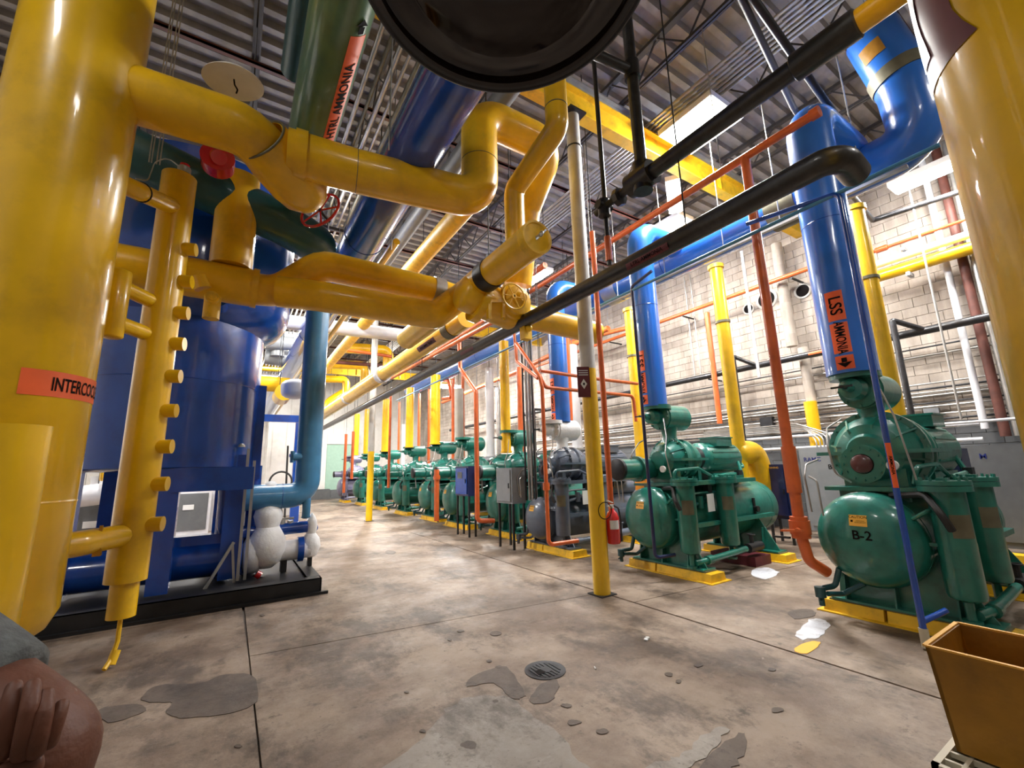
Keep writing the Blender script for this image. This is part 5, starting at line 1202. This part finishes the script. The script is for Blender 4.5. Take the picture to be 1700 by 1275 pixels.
# black drum overhead
hC = 1.5; t = thing('black_drum', 'glossy black drum overhead, seen from below, with a rim and recessed bottom', 'drum', (.384*hC, .576*hC, H+hC))
DC = (.384*hC, .576*hC, H+hC)
mk('drum_shell', MB().lathe(DC, (0, 0, 1), [(0.0, .415), (-.006, .43), (-.006, .45), (.02, .455), (1.5, .455)], 64), M['drum'], t)
mk('drum_rim', MB().torus((DC[0], DC[1], DC[2]), (0, 0, 1), .447, .010, 64, 8), M['steel'], t)
mk('drum_bottom', MB().lathe(DC, (0, 0, 1), [(.0, .418), (.02, .41), (.03, .33), (.025, .315), (.0, .305), (.01, .29), (.03, .25), (.05, .15), (.055, 0)], 64), M['drum'], t)
for o in [x for x in C.objects if x.get('category') in ('pipe',) and x.name.split('.')[0] in ('elbow_drop', 'curved_pipe', 'white_pipe')]:
    a = WL(o)+V(0, 0, .1)
    if o.type == 'MESH': mk('hanger_rod', MB().cyl(a, (a.x, a.y, ZC), .01, n=6), M['steel'], o, loc=WL(o))
# ================================================================== RIGHT SIDE AND BLOCK WALL
# close yellow vessel at the right edge
R0 = V(2.30, -.08, 0)
t = thing('close_vessel', 'out of focus yellow vessel filling the right edge, with a torn red and silver band', 'vessel', (R0.x, R0.y, 1.3))
mk('shell', MB().lathe((R0.x, R0.y, 1.34), (0, 0, 1), [(0, 0), (.0, .2), (.05, .33), (.16, .40), (6.3, .40)], 64), M['yellow'], t)
bd = MB()
vs, fs = rect_grid(.30, .75, 12, 10)
cyl_wrap(bd, [(x+.05*math.sin(y*9), y, 0) for x, y, _ in vs], fs, (R0.x, R0.y, 3.36), (0, 0, 1), .404, V(-.55, .84, 0))
o = mk('red_band', bd, M['maroon'], t); o['label'] = 'torn dark red wrap'
bd = MB(); vs, fs = rect_grid(.10, .62, 4, 10)
cyl_wrap(bd, [(x+.02*math.sin(y*14), y, 0) for x, y, _ in vs], fs, (R0.x, R0.y, 3.40), (0, 0, 1), .408, V(-.30, .95, 0))
o = mk('foil_strip', bd, M['galv'], t); o['label'] = 'crumpled silver foil strip'
# ochre bin on a cream crate
bx0, by1 = 2.25, .68
zt_ = .90
t = thing('ochre_bin', 'open ochre yellow bin with worn pale edges at the bottom right corner', 'bin', (bx0+.2, by1-.28, .56))
X1, Y0 = bx0+.40, by1-.62
b = MB(); tp = .012
for (xa_, ya_, xb_, yb_) in ((bx0, Y0, bx0, by1), (bx0, by1, X1, by1), (X1, by1, X1, Y0), (X1, Y0, bx0, Y0)):
    d = V(xb_-xa_, yb_-ya_, 0).normalized(); n_ = V(d.y, -d.x, 0)
    o1_, o2_ = V(xa_, ya_, 0), V(xb_, yb_, 0); cx_, cy_ = (bx0+X1)/2, (Y0+by1)/2
    mk('side_panel', MB().prism([V(o1_.x, o1_.y, zt_), V(o2_.x, o2_.y, zt_), V(o2_.x+(cx_-o2_.x)*.09, o2_.y+(cy_-o2_.y)*.09, .562), V(o1_.x+(cx_-o1_.x)*.09, o1_.y+(cy_-o1_.y)*.09, .562)], n_, tp), M['bin'], t, smooth=False)
mk('bin_floor', MB().bmm((bx0+.03, Y0+.03, .562), (X1-.03, by1-.03, .575)), M['bin'], t, smooth=False)
mk('rim_edge', MB().bar((bx0, Y0, zt_+.003), (bx0, by1, zt_+.003), .014, .006).bar((bx0, by1, zt_+.003), (X1, by1, zt_+.003), .014, .006).bar((X1, Y0, zt_+.003), (X1, by1, zt_+.003), .014, .006), M['sticker'], t, smooth=False)
t = thing('cream_crate', 'cream lattice crate under the ochre bin', 'crate', (2.42, .38, 0))
gx = MB()
cx0, cx1, cy0, cy1 = 2.13, 2.68, .05, .69
zt2 = .555
gx.bmm((cx0, cy0, zt2-.02), (cx0+.02, cy1, zt2)).bmm((cx1-.02, cy0, zt2-.02), (cx1, cy1, zt2)).bmm((cx0, cy1-.02, zt2-.02), (cx1, cy1, zt2)).bmm((cx0, cy0, zt2-.02), (cx1, cy0+.02, zt2))
for i in range(1, 9): gx.bmm((cx0, cy0+i*.071-.006, zt2-.02), (cx1, cy0+i*.071+.006, zt2-.001))
for i in range(1, 8): gx.bmm((cx0+i*.069-.006, cy0, zt2-.019), (cx0+i*.069+.006, cy1, zt2-.002))
mk('lattice_top', gx, M['cream'], t, smooth=False)['kind'] = 'stuff'
mk('crate_side', MB().bmm((cx0, cy0, 0), (cx0+.012, cy1, zt2-.022)), M['cream'], t, smooth=False)
mk('crate_side', MB().bmm((cx0+.014, cy1-.012, 0), (cx1, cy1, zt2-.022)), M['cream'], t, smooth=False)
mk('crate_side', MB().bmm((cx1-.012, cy0, 0), (cx1, cy1-.014, zt2-.022)), M['cream'], t, smooth=False)
mk('crate_side', MB().bmm((cx0+.014, cy0, 0), (cx1-.014, cy0+.012, zt2-.022)), M['cream'], t, smooth=False)
mk('crate_base', MB().bmm((cx0+.014, cy0+.014, 0), (cx1-.014, cy1-.014, .02)), M['ink'], t, smooth=False)
# blue slim pipes around B-2
t = thing('slim_blue_line', 'slim blue pipe with a small orange label dropping past compressor B-2', 'pipe', (5.1, 1.45, .15))
top = P(1388, 322, X=5.05); mid = P(1488, 770, X=5.05); bot = P(1527, 1035, X=5.05)
yv = (mid.y+bot.y)/2+.01
mk('pipe_run', MB().tube([P(1240, 372, X=5.05), (5.05, yv, top.z), (5.05, yv, .17)], .026, 12, .08), M['blue_deep'], t)
mk('foot_elbow', MB().tube([(5.05, yv, .22), (5.25, yv-.12, .30)], .024, 10), M['blue_deep'], t)
mk('foot_tip', MB().cyl((5.05, yv, .02), (5.05, yv, .17), .034, n=12), M['cream'], t)
pipe_label(t, (5.05, yv, P(1490, 772, X=5.05).z), (0, 0, -1), .026, (-1, -.4, 0), 'AMMONIA', .40, .045, .035)
sbl = P(1065, 500, X=5.0)
t = thing('slim_blue_line', 'slim dark blue pipe dropping in front of the second green tank', 'pipe', (5.0, sbl.y, .3))
bb = P(1082, 860, X=5.05)
mk('pipe_run', MB().tube([P(1082, 450, X=5.05)+V(0, 0, 0), V(5.05, bb.y, P(1082, 460, X=5.05).z), (5.05, bb.y, .32), (5.35, bb.y-.1, .34)], .024, 12, .06), M['navy'], t)
z9 = P(1000, 500, X=5.0).z
single('slim_blue_rail', 'slim dark blue line running down the aisle below the long black pipe', 'pipe', MB().tube([P(1560, 240, X=5.05), (5.05, yv, top.z), (5.05, 4.7, top.z-.02), (5.05, 16, top.z-.05)], .022, 10, .05), M['blue_pale'])
# ---- fire extinguisher on the near column
q = P(1016, 872, Y=4.20)
ex = V(cx+.17, cy-.10, 0); ez = q.z
t = thing('fire_extinguisher', 'red fire extinguisher with a white label hung on the near column', 'extinguisher', (ex.x, ex.y, ez-.25))
mk('cylinder', MB().lathe((ex.x, ex.y, ez-.24), (0, 0, 1), [(0, 0), (0, .075), (.015, .085), (.33, .085), (.39, .06), (.42, .03), (.44, .025), (.44, 0)], 28), M['redpaint'], t)
b = MB(); vs, fs = rect_grid(.13, .11, 10, 1); cyl_wrap(b, vs, fs, (ex.x, ex.y, ez+.0), (0, 0, 1), .087, V(-.5, -1, 0)); mk('paper_label', b, M['paper'], t)
mk('valve_head', MB().cyl((ex.x, ex.y, ez+.20), (ex.x, ex.y, ez+.25), .025, n=12).bar((ex.x+.02, ex.y, ez+.27), (ex.x-.11, ex.y-.03, ez+.31), .02, .012).bar((ex.x+.02, ex.y, ez+.24), (ex.x-.10, ex.y-.03, ez+.235), .02, .012), M['paper'], t)
mk('hose', MB().tube([(ex.x+.02, ex.y, ez+.24), (ex.x+.10, ex.y-.02, ez+.20), (ex.x+.13, ex.y-.02, ez+.05), (ex.x+.12, ex.y-.02, ez-.12)], .012, 8, .05).cyl((ex.x+.12, ex.y-.02, ez-.12), (ex.x+.12, ex.y-.02, ez-.22), .016), M['rubber'], t)
mk('bracket', MB().bmm((cx+.09, cy-.12, ez-.02), (ex.x-.07, cy-.08, ez+.03)), M['steel'], t, smooth=False)
q = P(1003, 848, Y=cy-.13)
single('wire_hoop', 'thin black wire hoop hanging on the near column by the extinguisher', 'hoop', MB().torus((q.x+.02, cy-.125, q.z), (.1, 1, 0), .105, .006, 32, 6), M['ink'])
q = P(966, 634, Y=cy-.05)
t = thing('warning_sign', 'small rusty red warning sign with a white diamond on the near column', 'sign', q)
mk('sign_board', MB().box((cx-.15, cy-.06, q.z), (.17, .012, .42), -.5), M['maroon'], t, smooth=False)
dm = MB(); n_ = V(math.sin(-.5), -math.cos(-.5), 0); r_ = V(math.cos(-.5), math.sin(-.5), 0); cc = V(cx-.15, cy-.06, q.z-.03)+V(-.0, -.009, 0)
cc = V(cx-.15, cy-.06, q.z-.03)+V(math.sin(-.5), -math.cos(-.5), 0)*.009
dm.add([cc+V(0, 0, .07), cc+r_*.045, cc-V(0, 0, .07), cc-r_*.045], [(0, 1, 2, 3)])
mk('white_diamond', dm, M['paper'], t, smooth=False)
c3_ = cc+V(math.sin(-.5), -math.cos(-.5), 0)*.002
mk('diamond_mark', MB().add([c3_+V(0, 0, .025), c3_+r_*.016, c3_-V(0, 0, .025), c3_-r_*.016], [(0, 1, 2, 3)]), M['ink'], t, smooth=False)
bt = MB()
for i in range(3): bt.add([cc+V(0, 0, .12+i*.03)+r_*.065, cc+V(0, 0, .12+i*.03)-r_*.065, cc+V(0, 0, .132+i*.03)-r_*.065, cc+V(0, 0, .132+i*.03)+r_*.065], [(0, 1, 2, 3)])
mk('sign_stripe', bt, M['paper'], t, smooth=False)['kind'] = 'stuff'
# ---- pipes on the block wall
XP = 11.1
def wrun(lab, px, py, y0, y1, r, m, x=XP, name='wall_pipe'):
    z = P(px, py, X=x).z; return single(name, lab, 'pipe', MB().cyl((x, y0, z), (x, y1, z), r, n=14), M[m]), z
def hang_pipe(lab, z, y0, y1, r, m, x=10.9, name='wall_pipe', step=3.0, **k):
    t = thing(name, lab, 'pipe', (x, (y0+y1)/2, z))
    mk('pipe_run', MB().cyl((x, y0, z), (x, y1, z), r, n=16), M[m], t)
    y = y0+.5
    while y < y1:
        mk('wall_bracket', MB().bmm((x, y-.02, z-r-.035), (XW-.002, y+.02, z-r)), M['steel'], t, smooth=False); y += step
    return t
zb1 = P(1300, 598, X=10.9).z
tb = hang_pipe('black pipe with orange marks running along the block wall at mid height', zb1, .4, 24, .075, 'black')
pipe_label(tb, (10.9, P(1365, 573, X=10.9).y, zb1), (0, 1, 0), .075, (-1, 0, .1), '', .55, .07, .05)
hang_pipe('orange pipe along the block wall above the round sleeves line', P(1225, 488, X=10.9).z, P(1352, 447, X=10.9).y, 20, .055, 'orange')
z = P(1530, 390, X=10.9).z
tr = hang_pipe('rust red pipe with a swollen coupling high on the block wall at the right', z, .2, P(1415, 422, X=10.9).y, .03, 'orange')
mk('coupling', MB().vessel((10.9, P(1450, 410, X=10.9).y, z), (10.9, P(1474, 404, X=10.9).y, z), .06, .04, 14), M['orange'], tr)
hang_pipe('pale grey pipe just above the yellow wall pipe', P(1530, 415, X=10.9).z, .2, P(1435, 440, X=10.9).y, .075, 'white')
ty = hang_pipe('bright yellow pipe along the upper block wall with grey clamps', P(1530, 437, X=10.9).z, .2, P(1425, 462, X=10.9).y, .115, 'yellow2')
yk = P(1508, 440, X=10.9).y
mk('strut_clamp', MB().bmm((10.75, yk-.03, P(1530, 437, X=10.9).z-.2), (11.0, yk+.03, P(1530, 437, X=10.9).z-.13)), M['galv'], ty, smooth=False)
mk('strut_clamp', MB().bmm((10.75, yk-.03, P(1530, 415, X=10.9).z+.08), (11.0, yk+.03, P(1530, 415, X=10.9).z+.13)), M['galv'], ty, smooth=False)
def vrun(lab, px, py, z0, z1, r, m, x=11.2, name='wall_pipe'):
    y = P(px, py, X=x).y; return single(name, lab, 'pipe', MB().cyl((x, y, z0), (x, y, z1), r, n=12), M[m])
vrun('white vertical pipe on the block wall right of the yellow riser', 1590, 520, 2.05, 7.6, .055, 'white')
vrun('brown vertical pipe on the block wall next to the close vessel', 1620, 520, 1.9, 7.6, .07, 'primer')
vrun('grey vertical pipe on the block wall next to the close vessel', 1655, 580, 1.9, 7.6, .05, 'cond')
vrun('thin grey rod crossing in front of the yellow wall pipe', 1540, 450, 2.2, 7.4, .018, 'cond', 10.4)
vrun('beige downpipe between the wall sleeves', 1300, 480, 4.3, 7.0, .12, 'block')
vrun('thin white rod left of the orange drop', 1240, 480, 3.4, 6.4, .03, 'white', 9.6)
vrun('rust red stained vertical pipe left of the slim yellow riser', 1178, 560, 2.6, 5.7, .07, 'orange', 10.8)
vrun('grey pair of tubes bending on the wall beside the second blue riser, left tube', 1140, 500, 4.1, 7.2, .02, 'cond')
vrun('grey pair of tubes bending on the wall beside the second blue riser, right tube', 1150, 500, 4.1, 7.2, .02, 'cond')
vrun('yellow lower end of the wall downpipe', 1350, 700, 1.7, 2.9, .13, 'yellow2', 11.0)
vrun('beige middle part of the wall downpipe', 1338, 610, 2.9, 4.2, .11, 'block', 11.15)
for px0, py0, px1, py1, lab in [(1217, 592, 1240, 765, 'black drop pipe from the wall line between the two blue risers'), (1480, 532, 1518, 705, 'black drop pipe from the wall line right of the closest riser'), (883, 680, 893, 760, 'black drop pipe from the wall line beyond the conduit bundle')]:
    a = P(px0, py0, X=10.5); b_ = P(px1, py1, X=10.5)
    y = (a.y+b_.y)/2
    single('wall_drop', lab, 'pipe', MB().tube([(10.9, y-.35, zb1), (10.5, y, a.z), (10.5, y, b_.z)], .05, 12, .02), M['black'])
# conduits
zs = [3.72, 3.55, 3.0, 2.9, 2.83, 2.76, 2.62, 2.55, 2.40, 2.30]
pos = ['topmost', 'second from the top', 'third from the top', 'fourth from the top', 'fifth from the top', 'sixth from the top', 'seventh from the top', 'eighth from the top', 'ninth from the top', 'lowest']
for i, z in enumerate(zs):
    single('wall_conduit', f'slim conduit along the block wall above the cabinets, {pos[i]}', 'conduit', MB().cyl((11.40, .3+.2*(i % 3), z), (11.40, 18-1.3*(i % 4), z), .016+.004*(i % 2), n=8), M['cond' if i % 3 else 'steel'], 'conduits along the block wall')
for z, x, y0, y1, lab, r in [(2.12, 10.6, 1.9, 6.6, 'upper white pipe along the cabinets behind compressor B-2', .035), (1.86, 10.6, 1.9, 6.4, 'lower white pipe along the cabinets behind compressor B-2', .035), (2.15, 10.5, .8, 2.6, 'white pipe loop behind the filters of B-2', .025)]:
    single('wall_pipe', lab, 'pipe', MB().tube([(x, y0, z), (x, y1-.1, z), (x, y1, z-.12), (x, y1, z-.4)], r, 10, .06), M['white'])
for i in range(5):
    single('conduit_drop', f'bent conduit rising from the grey switch cabinet, {["first","second","third","fourth","fifth"][i]} from the left', 'conduit', MB().tube([(10.5, 4.35-.07*i, 1.85), (10.5, 4.35-.07*i, 2.0+.03*i), (10.75, 4.6+.05*i, 2.25+.04*i), (11.3, 7.5, 2.28+.04*i)], .016, 8, .15), M['cond'], 'conduits bending off the switch cabinet')
q = P(1268, 702, X=11.2); single('junction_box', 'small dark junction box on the wall behind the orange drop pipe', 'box', MB().box((11.38, q.y, q.z), (.14, .3, .3)), M['steel'], smooth=False)
q = P(1555, 745, X=11.2); single('junction_box', 'small pale junction box on the wall over the long switch cabinet', 'box', MB().box((11.40, q.y, q.z+.7), (.1, .22, .16)), M['cablight'], smooth=False)
q = P(806, 727, X=7.5)
for px, py0, py1 in [(1300, 190, 330), (1420, 110, 300), (1220, 280, 420), (1125, 300, 450), (1050, 340, 440)]:
    a = P(px, py0, X=XH+.35); single('hanger_rod', f'thin rod hanging the blue header tray from the roof, {["first","second","third","fourth","fifth"][[1420,1300,1220,1125,1050].index(px)]} from the near end', 'rod', MB().cyl((XH-.39, a.y, zh-.44), (XH-.39, a.y, 7.75), .009, n=6), M['cond'], 'rods over the blue header')
for i, y in enumerate([2.46, 5.0, 8.0]):
    single('rail_rod', f'thin rod holding up the orange rail, {["closest","middle","farthest"][i]} one', 'rod', MB().cyl((5.2, y+.3, zo+.05), (5.2, y+.3, 7.75), .008, n=6), M['cond'], 'rods holding the orange rail')
for i, y in enumerate([2.2, 5.2, 9.0]):
    single('black_line_rod', f'thin rod holding up the long black line, {["closest","middle","farthest"][i]} one', 'rod', MB().cyl((3.4, y, z_e+.09), (3.4, y, 7.75), .008, n=6), M['steel'], 'rods holding the long black line')
for i, (px, py) in enumerate([(283, 60), (291, 60), (296, 60), (250, 250), (500, 330)]):
    a = P(px, py, Y=5.6); single('hanger_wire', f'thin wire hanging from the roof behind the thick yellow suction line, {["first","second","third","fourth","fifth"][i]} of five', 'wire', MB().cyl((a.x, 5.6, 5.0), (a.x, 5.6, ZC), .007, n=6), M['cond'], 'wires by the suction line')
for i, (px, py, X) in enumerate([(548, 330, 1.15), (650, 400, 1.82), (700, 300, 1.82), (640, 445, 1.15)]):
    q = P(px, py, X=X); single('hanger_rod', f'thin rod beside the widest deep blue pipe, {["first","second","third","fourth"][i]} of four', 'rod', MB().cyl((X, q.y, 5.0), (X, q.y, ZC), .009, n=6), M['cond'], 'rods by the deep blue main')
# ================================================================== PERSON AT THE LEFT EDGE (arms folded)
def skin_mesh(name, verts, edges, radii, m, parent, sub=2, root=0):
    me = bpy.data.meshes.new(name); L0 = WL(parent)
    me.from_pydata([tuple(Vector(v)-L0) for v in verts], edges, [])
    o = bpy.data.objects.new(name, me); C.objects.link(o); o.parent = parent
    md = o.modifiers.new('skin', 'SKIN'); md.use_smooth_shade = True; md.branch_smoothing = .4
    for i, r in enumerate(radii):
        rr_ = (r, r) if not isinstance(r, tuple) else r
        me.skin_vertices[0].data[i].radius = rr_
    for i in range(len(radii)): me.skin_vertices[0].data[i].use_root = (i == root)
    sd = o.modifiers.new('sub', 'SUBSURF'); sd.levels = sub; sd.render_levels = sub
    me.materials.append(m); o['wl'] = list(L0)
    return o
EL = P(98, 1252, D=.46)            # elbow
AM = P(-40, 1162, D=.475)          # middle of the upper arm
SH = P(-330, 960, D=.50)           # shoulder
PX, PY = SH.x-.20, SH.y+.02
pt = thing('person', 'person at the bottom left corner with folded arms, grey top and bare elbow', 'person', (PX, PY, 0))
FA = P(-40, 1480, D=.45)
vs = [(PX, PY, .98), (PX, PY, 1.20), (PX, PY, 1.40), (PX, PY, 1.56), (PX, PY-.01, 1.66), (PX, PY-.02, 1.77),   # pelvis..head
      (SH.x-.05, SH.y, SH.z), tuple(SH), tuple(AM), tuple(EL), tuple(FA), (PX-.02, PY-.32, 1.16),
      (PX-.19, PY+.02, 1.48), (PX-.25, PY, 1.40), (PX-.27, PY-.14, 1.20), (PX-.05, PY-.24, 1.20),
      (PX+.10, PY, .90), (PX+.11, PY-.02, .50), (PX+.11, PY+.02, .10), (PX+.12, PY-.12, .04),
      (PX-.10, PY, .90), (PX-.11, PY-.02, .50), (PX-.11, PY+.02, .10), (PX-.12, PY-.12, .04)]
ed = [(0, 1), (1, 2), (2, 3), (3, 4), (4, 5), (3, 6), (6, 7), (7, 8), (8, 9), (9, 10), (10, 11), (3, 12), (12, 13), (13, 14), (14, 15), (0, 16), (16, 17), (17, 18), (18, 19), (0, 20), (20, 21), (21, 22), (22, 23)]
rd = [.13, .12, .13, .09, .055, .085, .065, .058, .054, .052, .046, .034, .07, .055, .045, .04, .085, .055, .04, .035, .085, .055, .04, .035]
skin_mesh('body', vs, ed, rd, M['skin'], pt)
E1 = AM+(EL-AM)*.18
skin_mesh('shirt', [(PX, PY, .96), (PX, PY, 1.20), (PX, PY, 1.40), (PX, PY, 1.55), (SH.x-.05, SH.y, SH.z), tuple(SH), tuple(AM), tuple(E1), (PX-.19, PY+.02, 1.48), (PX-.25, PY, 1.40), (PX-.26, PY-.05, 1.32)], [(0, 1), (1, 2), (2, 3), (3, 4), (4, 5), (5, 6), (6, 7), (3, 8), (8, 9), (9, 10)], [.15, .14, .15, .10, .08, .073, .069, .067, .085, .072, .068], M['shirt'], pt)
skin_mesh('trousers', [(PX, PY, 1.0), (PX+.10, PY, .88), (PX+.11, PY-.02, .50), (PX+.11, PY+.02, .12), (PX-.10, PY, .88), (PX-.11, PY-.02, .50), (PX-.11, PY+.02, .12)], [(0, 1), (1, 2), (2, 3), (0, 4), (4, 5), (5, 6)], [.15, .10, .075, .06, .10, .075, .06], M['denim'], pt)
mk('hair', MB().vessel((PX, PY-.01, 1.73), (PX, PY-.02, 1.88), .10, .07, 20), M['hair'], pt)
for sx_ in (-1, 1): mk('shoe', MB().vessel((PX+.12*sx_, PY+.07, .05), (PX+.12*sx_, PY-.22, .05), .05, .05, 16), M['rubber'], pt)
# the other hand's fingers wrapped over the upper arm, tips up, with a knuckle bend each
HD = .392
def F(px, py, d): return tuple(P(px, py, D=d))
fin = [[(2, 1262, .386), (8, 1218, .383), (16, 1172, .388), (26, 1128, .402)],
       [(34, 1262, .388), (42, 1218, .384), (50, 1172, .389), (55, 1126, .404)],
       [(58, 1256, .392), (66, 1220, .388), (73, 1180, .393), (77, 1142, .406)],
       [(80, 1240, .398), (88, 1215, .396), (97, 1188, .400), (106, 1160, .410)]]
skin_mesh('hand', [F(-70, 1420, .40), F(-30, 1350, .392), F(5, 1300, .388), F(-2, 1272, .387), F(32, 1272, .389), F(56, 1266, .393), F(76, 1256, .399)], [(0, 1), (1, 2), (2, 3), (2, 4), (2, 5), (5, 6)], [.026, .027, .022, .0125, .0125, .0125, .011], M['skin'], pt)
for k, f in enumerate(fin):
    skin_mesh('finger', [F(*q) for q in f], [(0, 1), (1, 2), (2, 3)], [.0088, .0080, .0078, .0062] if k < 3 else [.0074, .0068, .0066, .0054], M['skin'], pt)
skin_mesh('thumb', [F(-60, 1330, .40), F(-95, 1270, .41), F(-110, 1200, .43)], [(0, 1), (1, 2)], [.012, .011, .009], M['skin'], pt)
